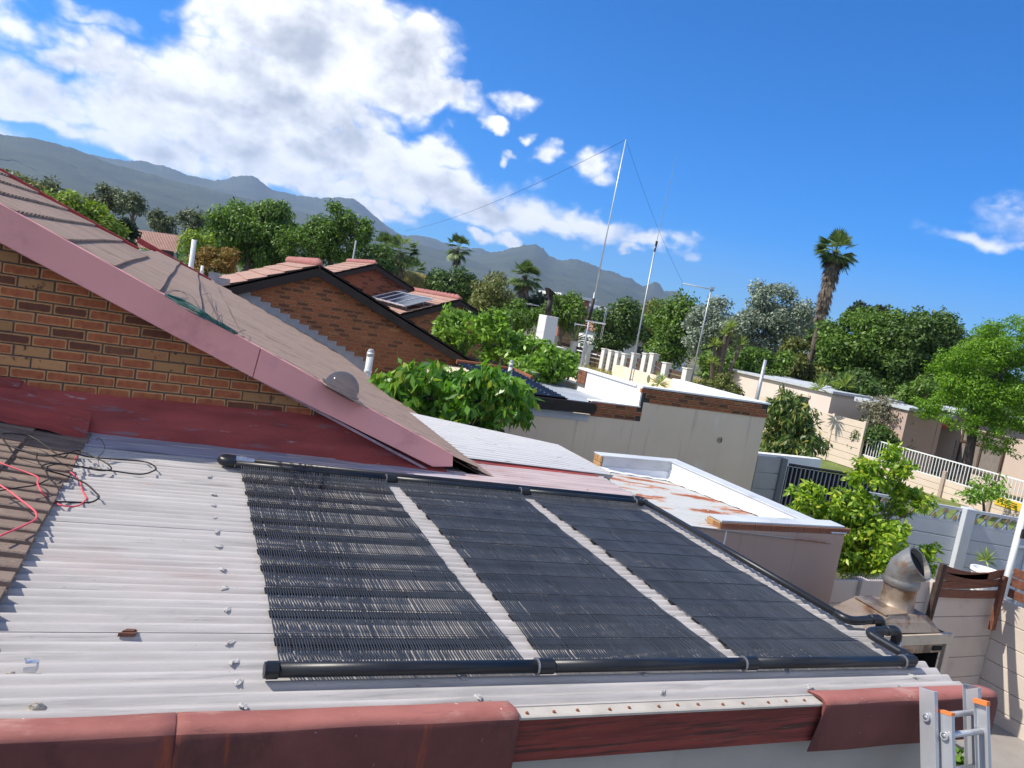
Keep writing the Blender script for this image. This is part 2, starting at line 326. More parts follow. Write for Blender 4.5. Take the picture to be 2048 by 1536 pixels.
m_pink = M('faded_pink_fibre_cement', (.86, .39, .355), .06, 2, .65, (1, 1, 1), .15, .002, fine=90, dirt=[((.50, .20, .21), 2.4, .5, .75, (1, 1, 1), .6), ((.2, .09, .09), 34, .72, .75, (1, 1, 1), .7)])
m_redtrim = M('red_painted_trim', (.36, .045, .045), .2, 6, .6)
m_soffit = M('mauve_soffit', (.42, .30, .34), .3, 10, .8, (1, 1, 1), .3)
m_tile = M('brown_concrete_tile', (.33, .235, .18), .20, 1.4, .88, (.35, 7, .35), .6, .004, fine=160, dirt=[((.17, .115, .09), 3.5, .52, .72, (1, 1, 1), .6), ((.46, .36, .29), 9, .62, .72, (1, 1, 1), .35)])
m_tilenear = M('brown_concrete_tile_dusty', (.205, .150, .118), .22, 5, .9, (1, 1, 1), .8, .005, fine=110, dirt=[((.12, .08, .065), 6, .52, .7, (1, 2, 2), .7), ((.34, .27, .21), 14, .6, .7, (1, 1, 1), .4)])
m_tilepink = M('sunfaded_terracotta_tile', (.385, .235, .18), .14, 3, .85, (1, 1, 1), .4, .004, fine=60, dirt=((.33, .17, .13), 2.5, .52, .7, (1, 1, 1), .5))
m_blacktrim = M('dark_brown_barge_paint', (.022, .016, .013), .3, 5, .6)
m_white = M('white_paint', (.80, .80, .78), .05, 4, .55, bmp=.1)
m_whitepipe = M('white_pvc', (.62, .66, .66), .08, 6, .45, bmp=.05)
m_lead = M('lead_flashing', (.36, .37, .39), .25, 9, .6, (1, 1, .4), .3, metal=.2)
m_hole = M('dark_void', (.01, .01, .01), .1, 4, .95, bmp=0)

# ------------------------------------------------------------------ ground
gmat, gt, gb = newmat('dry_ground')
gv = coords(gt, (1, 1, 1))
gcol = ramp(gt, noise(gt, gv, .09, 8, .6), [(.3, (.075, .085, .035)), (.5, (.16, .14, .075)), (.7, (.24, .20, .13))])
gcol = mixc(gt, step(gt, noise(gt, gv, .012, 5), .42, .6), gcol, (.06, .075, .032))
gt.links.new(gcol, gb.inputs['Base Color']); gb.inputs['Roughness'].default_value = .95
GZ = -4.0
g = MB(); g.add([(-6250, -6250, GZ), (6250, -6250, GZ), (6250, 6250, GZ), (-6250, 6250, GZ)], [(0, 1, 2, 3)]); struct('ground', g, gmat)
m_pave = M('grey_paving', (.27, .25, .235), .15, 2, .85, bmp=.3)
g = MB(); g.add([(-6, -3, GZ+.02), (9.6, -3, GZ+.02), (9.6, 5.6, GZ+.02), (-6, 5.6, GZ+.02)], [(0, 1, 2, 3)]); struct('courtyard_paving', g, m_pave)

# ------------------------------------------------------------------ lean-to roof
RN = np.array([.030, -.013, .999]); RD = RN@np.array([.451, 2.764, -1.527])-.055
def RZ(x, y): return (RD-RN[0]*x-RN[1]*y)/RN[2]
def R1(px, py, h=0): return onP(px, py, RN, RD+h)
PIT = .0762; AMP = .0108
def corr(y): return AMP*cos(2*pi*(y-2.53)/PIT)
lean = Thing('lean_to', 'low lean-to with white corrugated roof sheets and terracotta capped edge under black panels', 'lean-to building', (1.8, 4.6, GZ))
def corr_sheet(x0, x1, y0, y1, zf, dz=0, nx=3, th=.006, pit=PIT, amp=AMP, ph=2.53, per=8):
    n = int(round((y1-y0)/pit*per)); ys = [y0+(y1-y0)*i/n for i in range(n+1)]
    xs = [x0+(x1-x0)*i/nx for i in range(nx+1)]; b = MB()
    zz = lambda x, y: zf(x, y)+amp*cos(2*pi*(y-ph)/pit)+dz
    b.grid(lambda x, y: (x, y, zz(x, y)), xs, ys)
    b.grid(lambda x, y: (x, y, zz(x, y)-th), xs[::-1], ys)
    for x in (x0, x1): b.grid(lambda k, y: (x, y, zz(x, y)-th*k), ([0, 1] if x == x1 else [1, 0]), ys)
    for y in (y0, y1): b.grid(lambda k, x: (x, y, zz(x, y)-th*k), ([1, 0] if y == y1 else [0, 1]), xs)
    return b
y = 2.53; k = 0
while y < 6.7:
    y1 = min(y+8.25*PIT, 6.78)
    jx = random.uniform(-.03, .03)
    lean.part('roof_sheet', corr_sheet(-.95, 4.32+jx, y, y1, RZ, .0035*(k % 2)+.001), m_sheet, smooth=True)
    y += 8*PIT; k += 1
# far strip of the roof carries old paint
m_pinkwash = M('pink_stained_sheet', (.50, .40, .39), .2, 3, .8, (.4, 5, 5), .3, .003, dirt=((.30, .07, .06), 4, .55, .68, (.3, 4, 4), .7))
b = corr_sheet(2.35, 4.22, 6.42, 6.66, RZ, .0088); lean.part('stained_strip', b, m_pinkwash, smooth=True)
b = corr_sheet(2.35, 4.22, 6.66, 6.79, RZ, .0095); lean.part('painted_strip', b, m_redpaint, smooth=True)
b = corr_sheet(.9, 4.25, 5.85, 6.42, RZ, .0085); lean.part('stained_strip', b, m_pinkwash, smooth=True)
# blue grey strip painting in the shadow the gable casts on the sheets
b = MB(); b.grid(lambda x, y: (x, y, RZ(x, y)+.014+.006*sin(x*9)*sin(y*23)), [(-.75+i*.05) for i in range(64)], [5.90+.04*sin(0), 6.0, 6.1, 6.2, 6.3, 6.42])
lean.part('gable_shadow_strip', b, m_gableshade, smooth=True)
# walls below
b = MB(); b.span((-3, 2.56, GZ), (4.13, 2.72, -1.72)); b.span((4.02, 2.72, GZ), (4.13, 5.5, -1.80)); lean.part('wall', b, m_plaster)
b = MB(); b.prism([(-3, 2.6, RZ(-3, 2.6)-.10), (4.2, 2.6, RZ(4.2, 2.6)-.10), (4.2, 2.6, RZ(4.2, 2.6)-.03), (-3, 2.6, RZ(-3, 2.6)-.03)], (0, .1, 0)); lean.part('rafter', b, m_wood)
# capping
CPROF = [(2.60, .016), (2.57, .022), (2.545, .027), (2.522, .0315), (2.505, .033), (2.49, .032), (2.475, .0275), (2.463, .019), (2.453, .006), (2.447, -.010), (2.444, -.025), (2.443, -.05), (2.441, -.12), (2.440, -.235), (2.452, -.236), (2.454, -.05), (2.485, .012), (2.60, .004)]
def capping(x0, x1, slant=0, tail=0, n=26):
    b = MB(); xs = [x0+(x1-x0)*i/n for i in range(n+1)]
    def pt(i, k):
        y_, z_ = CPROF[k]; y_ = 2.44+(y_-2.44)*.82; z_ *= (.85 if z_ > 0 else 1); x = xs[i]; f = -z_/.235 if z_ < 0 else 0
        if i == 0: x += slant*f
        wob = .002*sin(7*x+k)
        return (x, y_+wob, RZ(x, 2.5)+z_+.0015*sin(11*x))
    K = len(CPROF)
    b.add([pt(i, k) for i in range(n+1) for k in range(K)], [(i*K+k, i*K+(k+1) % K, (i+1)*K+(k+1) % K, (i+1)*K+k) for i in range(n) for k in range(K)]+[tuple(range(K-1, -1, -1)), tuple(n*K+k for k in range(K))])
    return b
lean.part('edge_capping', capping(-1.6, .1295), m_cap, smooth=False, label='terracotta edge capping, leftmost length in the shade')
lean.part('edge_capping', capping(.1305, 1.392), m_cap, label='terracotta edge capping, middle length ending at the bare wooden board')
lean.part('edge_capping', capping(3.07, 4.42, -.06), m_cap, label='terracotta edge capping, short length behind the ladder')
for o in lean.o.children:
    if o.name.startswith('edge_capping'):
        o.data.materials.append(m_caplit)
        K = len(CPROF)                                 # upper roll takes the brighter copy, sunlight painted into its colour
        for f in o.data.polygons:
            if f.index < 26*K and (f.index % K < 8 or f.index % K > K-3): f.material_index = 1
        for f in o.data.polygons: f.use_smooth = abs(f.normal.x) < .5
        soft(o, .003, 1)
b = MB(); b.add([(1.36, 2.47, RZ(1.36, 2.5)-.002), (3.12, 2.47, RZ(3.12, 2.5)-.002), (3.12, 2.47, RZ(3.12, 2.5)-.195), (1.36, 2.47, RZ(1.36, 2.5)-.195),
    (1.36, 2.51, RZ(1.36, 2.5)-.002), (3.12, 2.51, RZ(3.12, 2.5)-.002), (3.12, 2.51, RZ(3.12, 2.5)-.195), (1.36, 2.51, RZ(1.36, 2.5)-.195)],
    [(3, 2, 1, 0), (4, 5, 6, 7), (0, 1, 5, 4), (1, 2, 6, 5), (2, 3, 7, 6), (3, 0, 4, 7)])
soft(lean.part('fascia_board', b, m_wood, label='bare weathered red wooden fascia board'), .004)
b = MB(); b.grid(lambda x, k: (x, [2.464, 2.464, 2.472, 2.545][k], RZ(x, 2.5)+[-.008, .002, .0055, .009][k]), [1.37+i*.085 for i in range(21)], range(4))
lean.part('drip_strip', b, m_drip)
sc_b = MB(); sc_b.lathe((0, 0, 0), [(.007, -.004), (.007, .003), (.004, .006), (.0005, .007)], 8); me_scr = mesh_from('strip_screw', sc_b, m_rust)
for i in range(13):
    x = 1.44+i*.128+random.uniform(-.02, .02); lean.inst('strip_screw', me_scr, (x, 2.492+random.uniform(-.006, .006), RZ(x, 2.5)+.009))
# sealed roof fixings on the corrugation crests
m_seal = M('grey_sealant', (.40, .385, .37), .3, 60, .8, bmp=.6, bd=.01, dirt=((.08, .075, .07), 45, .56, .62, (1, 1, 1), .9))
def lump(r, h, seed, seg=9):
    rg = random.Random(seed); b = MB(); rings = 4
    vs = [(0, 0, h)]; 
    for i in range(1, rings+1):
        for k in range(seg):
            a = 2*pi*k/seg+rg.uniform(-.2, .2); rr = r*i/rings*rg.uniform(.75, 1.25)
            vs.append((rr*1.4*cos(a), rr*sin(a), h*(1-(i/rings)**1.5)*rg.uniform(.5, 1.2)-.003*(i == rings)))
    fs = [(0, 1+k, 1+(k+1) % seg) for k in range(seg)]
    for i in range(rings-1):
        for k in range(seg): fs.append((1+i*seg+k, 1+(i+1)*seg+k, 1+(i+1)*seg+(k+1) % seg, 1+i*seg+(k+1) % seg))
    return b.add(vs, fs)
lumps = [mesh_from('roof_fixing', lump(.018, .005, s), m_seal) for s in range(5)]
fix = [(.302, 4.573), (.31, 4.35), (.31, 4.137), (.321, 3.84), (.325, 3.608), (.328, 3.384), (.327, 3.097), (.336, 2.881), (.344, 2.734), (.345, 2.593), (.30, 4.80), (.30, 5.05), (.29, 5.42),
       (1.261, 2.727), (1.273, 2.576), (2.194, 2.732), (2.199, 2.574), (3.12, 2.73), (4.0, 2.68), (3.12, 2.58), (1.9, 6.0), (2.85, 6.05), (3.75, 6.1), (2.2, 5.93), (4.05, 6.3)]
for i, (x, y) in enumerate(fix):
    yc = 2.53+round((y-2.53)/PIT)*PIT
    lean.inst('roof_fixing', lumps[i % 5], (x, yc, RZ(x, yc)+AMP+.002), rot=(0, 0, random.uniform(0, 6)), scale=(1, random.uniform(.8, 1.2), random.uniform(.7, 1.3)))

# ------------------------------------------------------------------ main house (left)
SL = radians(22.7); TS = tan(SL)
def HZ(x, y): return -.447-TS*x+.010*(y-6.2)
house = Thing('brick_house', 'face brick house with a pink barge board and brown tiled roof rising at the left', 'house', (-2, 8, GZ))
def brick_mesh(name, mat, L=.222, H=.073, D=.05, ch=.004):
    me = bpy.data.meshes.new(name); l, h = L/2, H/2
    v = [(-l, D, -h), (l, D, -h), (l, D, h), (-l, D, h), (-l, ch, -h), (l, ch, -h), (l, ch, h), (-l, ch, h), (-l+ch, 0, -h+ch), (l-ch, 0, -h+ch), (l-ch, 0, h-ch), (-l+ch, 0, h-ch)]
    f = [(8, 9, 10, 11), (4, 5, 9, 8), (5, 6, 10, 9), (6, 7, 11, 10), (7, 4, 8, 11), (0, 1, 5, 4), (1, 2, 6, 5), (2, 3, 7, 6), (3, 0, 4, 7)]
    me.from_pydata(v, [], f); uv = me.uv_layers.new(name='UVMap')
    for lp in me.loops:
        p = v[lp.vertex_index]; uv.data[lp.index].uv = ((p[0]+l)/L, (p[2]+h)/H)
    me.materials.append(mat); return me
def lay_bricks(th, wall, me, Y, x0, x1, z0, z1, inside, ph=0., mod=.2325, course=.0835, half=None, jit=.003, name='brick', limit=300):
    n = 0; r = 0; z = z0+course/2; boxes = []
    while z < z1:
        off = (mod/2 if r % 2 else 0)+ph+random.uniform(-.01, .01); x = x0-mod+off
        while x < x1+mod:
            if inside(x, z):
                boxes.append((x+random.uniform(-.002, .002), z+random.uniform(-.001, .001)))
            x += mod
        z += course; r += 1
    for x, z in boxes:
        th.inst(name, me, (x, Y+random.uniform(-.002, jit), z), parent=wall, rot=(0, random.uniform(-.004, .004), 0)); n += 1
    return n
YW = 6.40
b = MB(); b.prism([(-4.5, YW+.009, -1.75), (2.35, YW+.009, -1.75), (2.35, YW+.009, HZ(2.35, YW)-.06), (-4.5, YW+.009, HZ(-4.5, YW)-.06)], (0, .22, 0))
gw = house.part('gable_wall', b, m_mortar)
me_brick = brick_mesh('brick', m_brick)
lay_bricks(house, gw, me_brick, YW, -2.4, 2.05, -1.315, .4, lambda x, z: z < HZ(x, YW)-.16 and x < 2.02 and x > -1.9)
b = MB(); b.span((-4.5, YW+.22, GZ), (2.6, 15.4, -1.8)); b.span((-4.5, YW+.02, GZ), (2.35, YW+.22, -1.76)); house.part('wall', b, m_plaster)
# flashing fillet: painted
fl = [(YW+.012, -1.205), (YW-.012, -1.21), (YW-.03, -1.26), (YW-.06, -1.42), (YW-.12, -1.525), (YW-.26, -1.578), (YW-.30, -1.60), (YW+.012, -1.62)]
b = MB(); xs = [-4.4+i*.07 for i in range(97)]
b.grid(lambda x, k: (x, fl[k][0]+.006*sin(13*x+k)+.004*sin(31*x), min(fl[k][1]+.005*sin(9*x+2*k)-.02*(x > 0)*x*.5*(k > 3), max(HZ(x, YW)-.09, RZ(x, 6.3)-.01))), xs, range(8))
house.part('flashing', b, m_redpaint, smooth=True)
b = MB(); b.span((-4.4, YW-.028, -1.22), (-1.04, YW-.004, -1.145)); soft(house.part('flashing_step', b, m_redpaint), .006)
# barge boards
def barge(x0, x1, endcut=False):
    b = MB(); t = lambda x: HZ(x, 6.2)+.018; H = .245
    if endcut: poly = [(x0, t(x0)), (x1, t(x1)), (x1+.015, t(x1)-.112), (x1-.175, t(x1-.175)-.2), (x0-.03, t(x0)-H)]
    else: poly = [(x0, t(x0)), (x1, t(x1)), (x1-.03, t(x1)-H), (x0-.03, t(x0)-H)]
    b.prism([(x, 6.2, z) for x, z in poly], (0, .03, 0))
    b.prism([(x0, 6.203, t(x0)+.002), (x1, 6.203, t(x1)+.002), (x1, 6.203, t(x1)-.012), (x0, 6.203, t(x0)-.012)][::1], (0, .055, 0))
    return b
soft(house.part('barge_board', barge(-4.6, .575), m_pink, label='long faded pink barge board, upper length'), .006)
soft(house.part('barge_board', barge(.58, 2.345, True), m_pink, label='faded pink barge board, lower length with the angled end'), .006)
b = MB(); b.prism([(-4.6, 6.232, HZ(-4.6, 6.2)-.245), (2.15, 6.232, HZ(2.15, 6.2)-.245), (2.15, 6.232, HZ(2.15, 6.2)-.222), (-4.6, 6.232, HZ(-4.6, 6.2)-.222)], (0, .165, 0)); house.part('soffit_board', b, m_soffit)
# tiled roof in courses
def courses(th, mat, O, u, v, nrm, Lu, vr, exp=.33, pitch=.152, rib=.012, th_=.026, name='tile_course', cols=6, clip=None, wav=.004, parent=None, slip=0):
    O, u, v, nrm = [np.array(a, float) for a in (O, u, v, nrm)]; n = int(round(Lu/exp))
    for i in range(n):
        a0, a1 = i*exp-.06, (i+1)*exp
        v0, v1 = vr if not callable(vr) else vr(i*exp)
        if v1-v0 < .05: continue
        nc = max(2, int((v1-v0)/pitch*cols)); vs_ = [v0+(v1-v0)*k/nc for k in range(nc+1)]
        ph = random.uniform(0, 6)
        def pr(q):
            f = (q/pitch) % 1.0
            return rib*(1 if f < .70 else (.0 if f < .95 else .6))
        def pt(a, q, k):
            w = wav*sin(q*1.7+ph)+slip*sin(q*.9+ph*2)
            a = a+(w if k else 0)
            h = (.006 if k == 0 else th_+.008)+pr(q)-(th_ if k == 2 else 0)
            return O+u*a+v*q+nrm*h
        b = MB()
        b.add([pt(a, q, k) for a, k in ((a0, 0), (a1, 1), (a1, 2)) for q in vs_], [(r*(nc+1)+j, (r+1)*(nc+1)+j, (r+1)*(nc+1)+j+1, r*(nc+1)+j+1) for r in range(2) for j in range(nc)])
        th.part(name, b, mat, parent=parent)
du = np.array([cos(SL), 0, -sin(SL)]); dv = np.array([0, 1, .010]); dn = np.array([sin(SL), -.01, cos(SL)])
XR0 = -4.6
O = np.array([XR0, 0, HZ(XR0, 0)])-dn*.022
LT = (2.93-XR0)/cos(SL); ex = LT/24
YN = 15.55
def vrange(a):
    x = XR0+(a+ex*.5)*cos(SL); return (6.225, 10.75 if x < -.66 else YN)
b = MB(); b.prism([(XR0, 6.25, HZ(XR0, 6.25)-.03), (2.7, 6.25, HZ(2.7, 6.25)-.03), (2.7, 6.25, HZ(2.7, 6.25)-.08), (XR0, 6.25, HZ(XR0, 6.25)-.08)], (0, 4.4, .044))
b.prism([(-.66, 6.25, HZ(-.66, 6.25)-.031), (2.7, 6.25, HZ(2.7, 6.25)-.031), (2.7, 6.25, HZ(2.7, 6.25)-.08), (-.66, 6.25, HZ(-.66, 6.25)-.08)], (0, 9.2, .092))
rf = house.part('roof', b, m_tile)
courses(house, m_tile, O, du, dv, dn, LT, vrange, exp=ex, parent=rf, wav=.006, rib=.019, cols=9)
b = MB()
for k in range(3):
    pass
# eave widening towards the neighbour
b.grid(lambda a, q: O+du*(LT+a)+dv*q+dn*(.024+(.011 if (q/.152) % 1 < .66 else 0)), [-.05, .0, .12], [6.8+i*.0253 for i in range(346)])
house.part('eave_course', b, m_tile, parent=rf)
# red trims on the far edges of the roof
for x0, x1, Y in ((-4.6, -.64, 10.76), (-.9, .36, 14.7)):
    b = MB(); b.prism([(x0, Y, HZ(x0, Y)-.05), (x1, Y, HZ(x1, Y)-.05), (x1, Y, HZ(x1, Y)+.055), (x0, Y, HZ(x0, Y)+.055)], (0, .05, 0)); soft(house.part('red_trim', b, m_redtrim), .006)

# ------------------------------------------------------------------ near tiled roof at the far left
tl = Thing('tiled_roof', 'brown concrete tiled roof corner stepping down onto the white corrugated sheets at far left', 'tiled roof', (-1.8, 4.4, GZ))
SA = radians(9.5)
def TZ(x): return -1.540-tan(SA)*(x+.545)
tb = MB(); W_ = .31
prof = [(0, -.004), (.006, .026), (.014, .032), (.100, .032), (.108, .026), (.114, -.004), (.152, -.004), (.158, .026), (.166, .032), (.252, .032), (.260, .026), (.266, -.004), (.308, -.004)]
for (a0, h0), (a1, h1) in (((-.07, .0), (.335, .022)),):
    np_ = len(prof)
    vs = [(a0*1, p, z+h0) for p, z in prof]+[(a1, p, z+h1) for p, z in prof]+[(a1+.002, p, z*.6+h1-.024) for p, z in prof]
    tb.add(vs, [(r*np_+j, (r+1)*np_+j, (r+1)*np_+j+1, r*np_+j+1) for r in range(2) for j in range(np_-1)])
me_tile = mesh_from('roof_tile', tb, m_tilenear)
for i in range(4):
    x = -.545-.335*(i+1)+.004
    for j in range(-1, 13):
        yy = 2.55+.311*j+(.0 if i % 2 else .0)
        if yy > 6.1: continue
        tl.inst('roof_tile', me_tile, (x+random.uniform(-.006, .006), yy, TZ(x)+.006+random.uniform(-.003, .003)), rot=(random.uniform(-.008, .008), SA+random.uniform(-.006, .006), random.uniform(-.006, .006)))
b = MB(); b.prism([(-3.2, 2.45, TZ(-3.2)-.03), (-.60, 2.45, TZ(-.60)-.03), (-.60, 2.45, TZ(-.6)-.075), (-3.2, 2.45, TZ(-3.2)-.075)], (0, 3.93, 0)); tl.part('batten_deck', b, m_blacktrim)
b = MB(); b.grid(lambda x, k: (x, [6.43, 6.34, 6.18, 6.02][k], TZ(x)+[.33, .16, .075, .062][k]+.008*sin(17*x+k)), [-3.2+i*.12 for i in range(23)], range(4)); tl.part('flashing', b, m_redpaint, smooth=True)

# ------------------------------------------------------------------ pool heating panels
HH = .055
def HP(x, y, h=HH): return np.array([x, y, RZ(x, y)+h])
m_clip = M('dull_chrome_clip', (.35, .36, .38), .1, 8, .4, metal=.7, bmp=0)
YB, YT = 2.764, 5.655
bars = []
for px, py in ((466.6, 957.6), (475, 984), (481.6, 1006), (487, 1037), (494.8, 1064), (503, 1102), (511.4, 1135), (518.7, 1180), (530.4, 1226.5), (544.6, 1283)):
    bars.append(R1(px, py, .02)[1])
lab = ['black pool heating panel nearest the loose cables, leftmost of three', 'black pool heating panel in the middle of the row of three', 'black pool heating panel beside the long black side pipe, rightmost of three']
for p in range(3):
    x0 = .451+1.2*p; pn = Thing('pool_heating_panel', lab[p], 'solar heating panel', (x0+.6, 4.2, RZ(x0+.6, 4.2)), group='black pool heating panels on the white roof')
    b = MB(); xs = [x0+.03, x0+1.17]
    for yy, nm, r in ((YB, 'lower_header_pipe', .029), (YT, 'upper_header_pipe', .0265)):
        b = MB(); b.tube([HP(x0+.012, yy), HP(x0+1.188, yy)], r, 18); pn.part(nm, b, m_black, smooth=True)
        b = MB(); b.tube([HP(x0+1.165, yy), HP(x0+1.235, yy)], r+.006, 18)
        b.tube([HP(x0+1.158, yy), HP(x0+1.164, yy)], r+.008, 18)
        pn.part('coupling', b, m_black, smooth=False)
        b = MB(); b.tube([HP(x0+1.150, yy), HP(x0+1.156, yy)], r+.009, 18); pn.part('hose_clip', b, m_clip)
    nt = 86; xl, xr = x0+.055, x0+1.155
    seg = 34; tv = []; tb = MB()
    g1 = rng.normal(0, 1, (nt, 8)); 
    for t in range(nt):
        xx = xl+(xr-xl)*t/(nt-1); path = []
        grp = t//5
        for k in range(seg+1):
            f = k/seg; yy = YB+.02+(YT-YB-.04)*f
            e = 4*f*(1-f)
            bow = e*(.030*((nt-1-t)/(nt-1))**2*(1 if p else .2)-.030*(t/(nt-1))**3)
            fb = min(abs(yy-bb) for bb in bars)
            free = min(1, fb/.06)
            jt = free*(.0014*sin(g1[t, 0]*3+yy*(4+g1[t, 1]))+.0026*sin(grp*2.3+yy*4+p))
            zz = .012+.006*e+.0075*(1-free)+free*(.0012*sin(g1[t, 2]*2+yy*5)+.004*sin(yy*5+p*2+t*.05))
            end = min(f, 1-f)/.03
            if end < 1: zz = zz*end+HH*(1-end)*.9+.0
            path.append((xx+bow+jt, yy, RZ(xx, yy)+AMP*.6+zz))
        tb.tube(path, .0035, 5, cap=False)
    pn.part('tubes', tb, m_tube, smooth=True, kind='stuff')
    for bb in bars:
        b = MB(); f = (bb-YB)/(YT-YB); e = 4*f*(1-f)
        a = xl-.009+e*.030*(1 if p else .2); c = xr+.009-e*.030
        b.prism([HP(a, bb-.032, .0235), HP(c, bb-.032, .0235), HP(c, bb+.026, .0235), HP(a, bb+.026, .0235)], (0, 0, -.008))
        b.tube([HP(a, bb+.020, .0345), HP(c, bb+.020, .0345)], .0016, 4)
        pn.part('spacer_bar', b, m_bar)
    if p == 0:
        b = MB(); b.tube([HP(x0-.012, YB), HP(x0+.03, YB)], .034, 18); b.tube([HP(x0-.022, YB), HP(x0-.010, YB)], .031, 18); pn.part('end_cap', b, m_black)
pp = Thing('return_pipe', 'long black plumbing pipe behind the panels and down their right side to the roof edge', 'pipe', (4.1, 4.4, RZ(4.1, 4.4)))
zr = .062
b = MB(); b.tube(bez([HP(.46, YT+.012, .06), HP(.40, YT+.018, .062), HP(.372, YT+.05, .064), HP(.40, YT+.085, .066), HP(.46, YT+.092, zr)], 6), .036, 16); pp.part('elbow', b, m_black, smooth=True)
b = MB(); b.tube([HP(.452, YT+.092, zr), HP(.545, YT+.092, zr)], .031, 14); b.tube([HP(.50, YT+.092, zr), HP(.52, YT+.092, zr)], .035, 14); b.tube([HP(.545, YT+.092, zr), HP(.60, YT+.092, zr)], .024, 14); pp.part('union', b, m_steelb, smooth=False)
XS = 4.115
b = MB(); b.tube([HP(.59, YT+.092, zr), HP(4.06, YT+.092, zr)], .023, 14)
b.tube([HP(XS, YT+.03, zr), HP(XS, 3.30, zr)], .026, 14); pp.part('pipe', b, m_black, smooth=True)
b = MB(); b.tube(bez([HP(4.04, YT+.092, zr), HP(4.09, YT+.085, zr), HP(XS, YT+.06, zr), HP(XS, YT+.0, zr)], 6), .031, 14); pp.part('elbow', b, m_black, smooth=True)
b = MB(); b.tube([HP(4.035, YT+.092, zr), HP(4.043, YT+.092, zr)], .034, 14); b.tube([HP(XS, YT+.0, zr), HP(XS, YT-.008, zr)], .034, 14); pp.part('hose_clip', b, m_clip)
# two crossing stubs that drop over the roof edge
b = MB(); b.tube(bez([HP(XS, 3.36, zr), HP(XS, 3.30, zr), HP(XS+.03, 3.265, zr), HP(XS+.09, 3.26, zr), HP(XS+.22, 3.26, zr+.01)], 6), .029, 14)
b.tube(bez([HP(XS+.20, 3.26, zr+.01), HP(XS+.27, 3.26, zr+.012), HP(XS+.30, 3.255, zr-.01), HP(XS+.305, 3.25, zr-.07), HP(XS+.305, 3.25, zr-.2)], 6), .032, 14); pp.part('drop_bend', b, m_black, smooth=True)
b = MB(); b.tube(bez([HP(4.045, YB, HH), HP(4.085, YB+.005, HH+.002), HP(4.10, YB+.05, HH+.004), HP(4.10, YB+.26, HH+.006), HP(4.105, YB+.31, HH+.01), HP(4.15, YB+.335, HH+.015), HP(4.29, YB+.335, HH+.02)], 6), .028, 14)
b.tube(bez([HP(4.27, YB+.335, HH+.02), HP(4.345, YB+.335, HH+.02), HP(4.372, YB+.33, HH-.01), HP(4.375, YB+.33, HH-.06)], 6), .033, 14); b.tube([HP(4.09, YB-.01, HH), HP(4.10, YB+.075, HH+.004)], .035, 14)
pp.part('drop_bend', b, m_black, smooth=True)
b = MB(); b.tube([HP(4.376, YB+.33, HH-.04), HP(4.38, YB+.33, HH-.16)], .033, 14); b.tube([HP(XS+.305, 3.25, -.06), HP(XS+.305, 3.25, -.2)], .030, 14); pp.part('white_sleeve', b, m_whitepipe, smooth=True)
b = MB(); b.tube([HP(4.376, YB+.33, HH-.1), HP(4.38, YB+.33, -1.6)], .027, 12); b.tube([HP(XS+.306, 3.25, -.1), HP(XS+.31, 3.25, -1.6)], .027, 12); pp.part('drop_pipe', b, m_black, smooth=True)
# ------------------------------------------------------------------ second white corrugated roof
m_sheetw = M('white_painted_sheet', (.53, .525, .52), .07, 3, .75, (.5, 5, 5), .25, .003, dirt=((.22, .22, .22), 7, .63, .72, (.5, 3, 3), .8))
car = Thing('corrugated_roof', 'clean white corrugated roof between the main house eave and the grey plastered neighbour', 'roof', (3.6, 7.6, GZ))
b = MB(); NC = 17; na = NC*12
def cr(s, q, dz=0):
    a = np.array([2.45, 6.80, RZ(2.45, 6.8)+.012])*(1-s)+np.array([4.43, 6.74, RZ(4.43, 6.74)+.012])*s
    c = np.array([2.45, 9.05, RZ(2.45, 8.8)+.02])*(1-s)+np.array([4.42, 8.07, RZ(4.42, 8.07)+.012])*s
    p = a*(1-q)+c*q; p[2] += .021*math.tanh(2.6*cos(2*pi*q*NC)+.9)+dz; return p
b.grid(lambda s, q: cr(s, q), [i/4 for i in range(5)], [i/na for i in range(na+1)])
b.grid(lambda s, q: cr(s, q, -.006), [1-i/4 for i in range(5)], [i/na for i in range(na+1)])
b.grid(lambda k, q: cr(1, q, -.006*k), [0, 1], [i/na for i in range(na+1)])
car.part('roof_sheet', b, m_sheetw, smooth=True)
b = MB(); b.prism([(4.44, 6.86, -1.80), (4.44, 8.12, -1.80), (4.44, 8.12, -1.62), (4.44, 6.86, -1.62)], (.035, 0, 0)); soft(car.part('barge_board', b, m_drip), .005)
b = MB(); b.span((2.7, 8.0, GZ), (4.40, 8.06, -1.78)); b.span((4.34, 6.9, GZ), (4.43, 8.06, -1.80)); car.part('wall', b, m_plaster)

# ------------------------------------------------------------------ garage with rusty deck
m_gwall = M('taupe_garage_plaster', (.42, .305, .25), .06, 1.2, .85, (1, 1, 1), .25, .003, fine=120, dirt=[((.24, .19, .17), 2.6, .54, .72, (2.5, 1, .2), .5), ((.45, .38, .34), 1.2, .58, .7, (1, 1, .5), .4)])  # one taupe base with streaks and pale patches, same on every wall
m_par = M('grey_white_parapet_paint', (.50, .53, .56), .10, 2.5, .7, (1, 1, 1), .3, .004, dirt=((.30, .33, .36), 3, .52, .72, (.6, 1, 2), .6))
m_parw = M('white_parapet_paint', (.78, .79, .80), .06, 2, .65, (1, 1, 1), .25, .004, dirt=((.5, .52, .55), 3, .58, .72, (1, .6, 2), .5))
m_deck = M('rusting_white_deck', (.54, .54, .51), .08, 3, .7, (.5, 4, 4), .2, .003, dirt=[((.52, .24, .12), 1.5, .505, .56, (.75, 2.6, 2), .8), ((.34, .105, .045), 1.5, .545, .61, (.75, 2.6, 2), 1), ((.12, .12, .12), 24, .71, .73, (1, 1, 1), .9)])
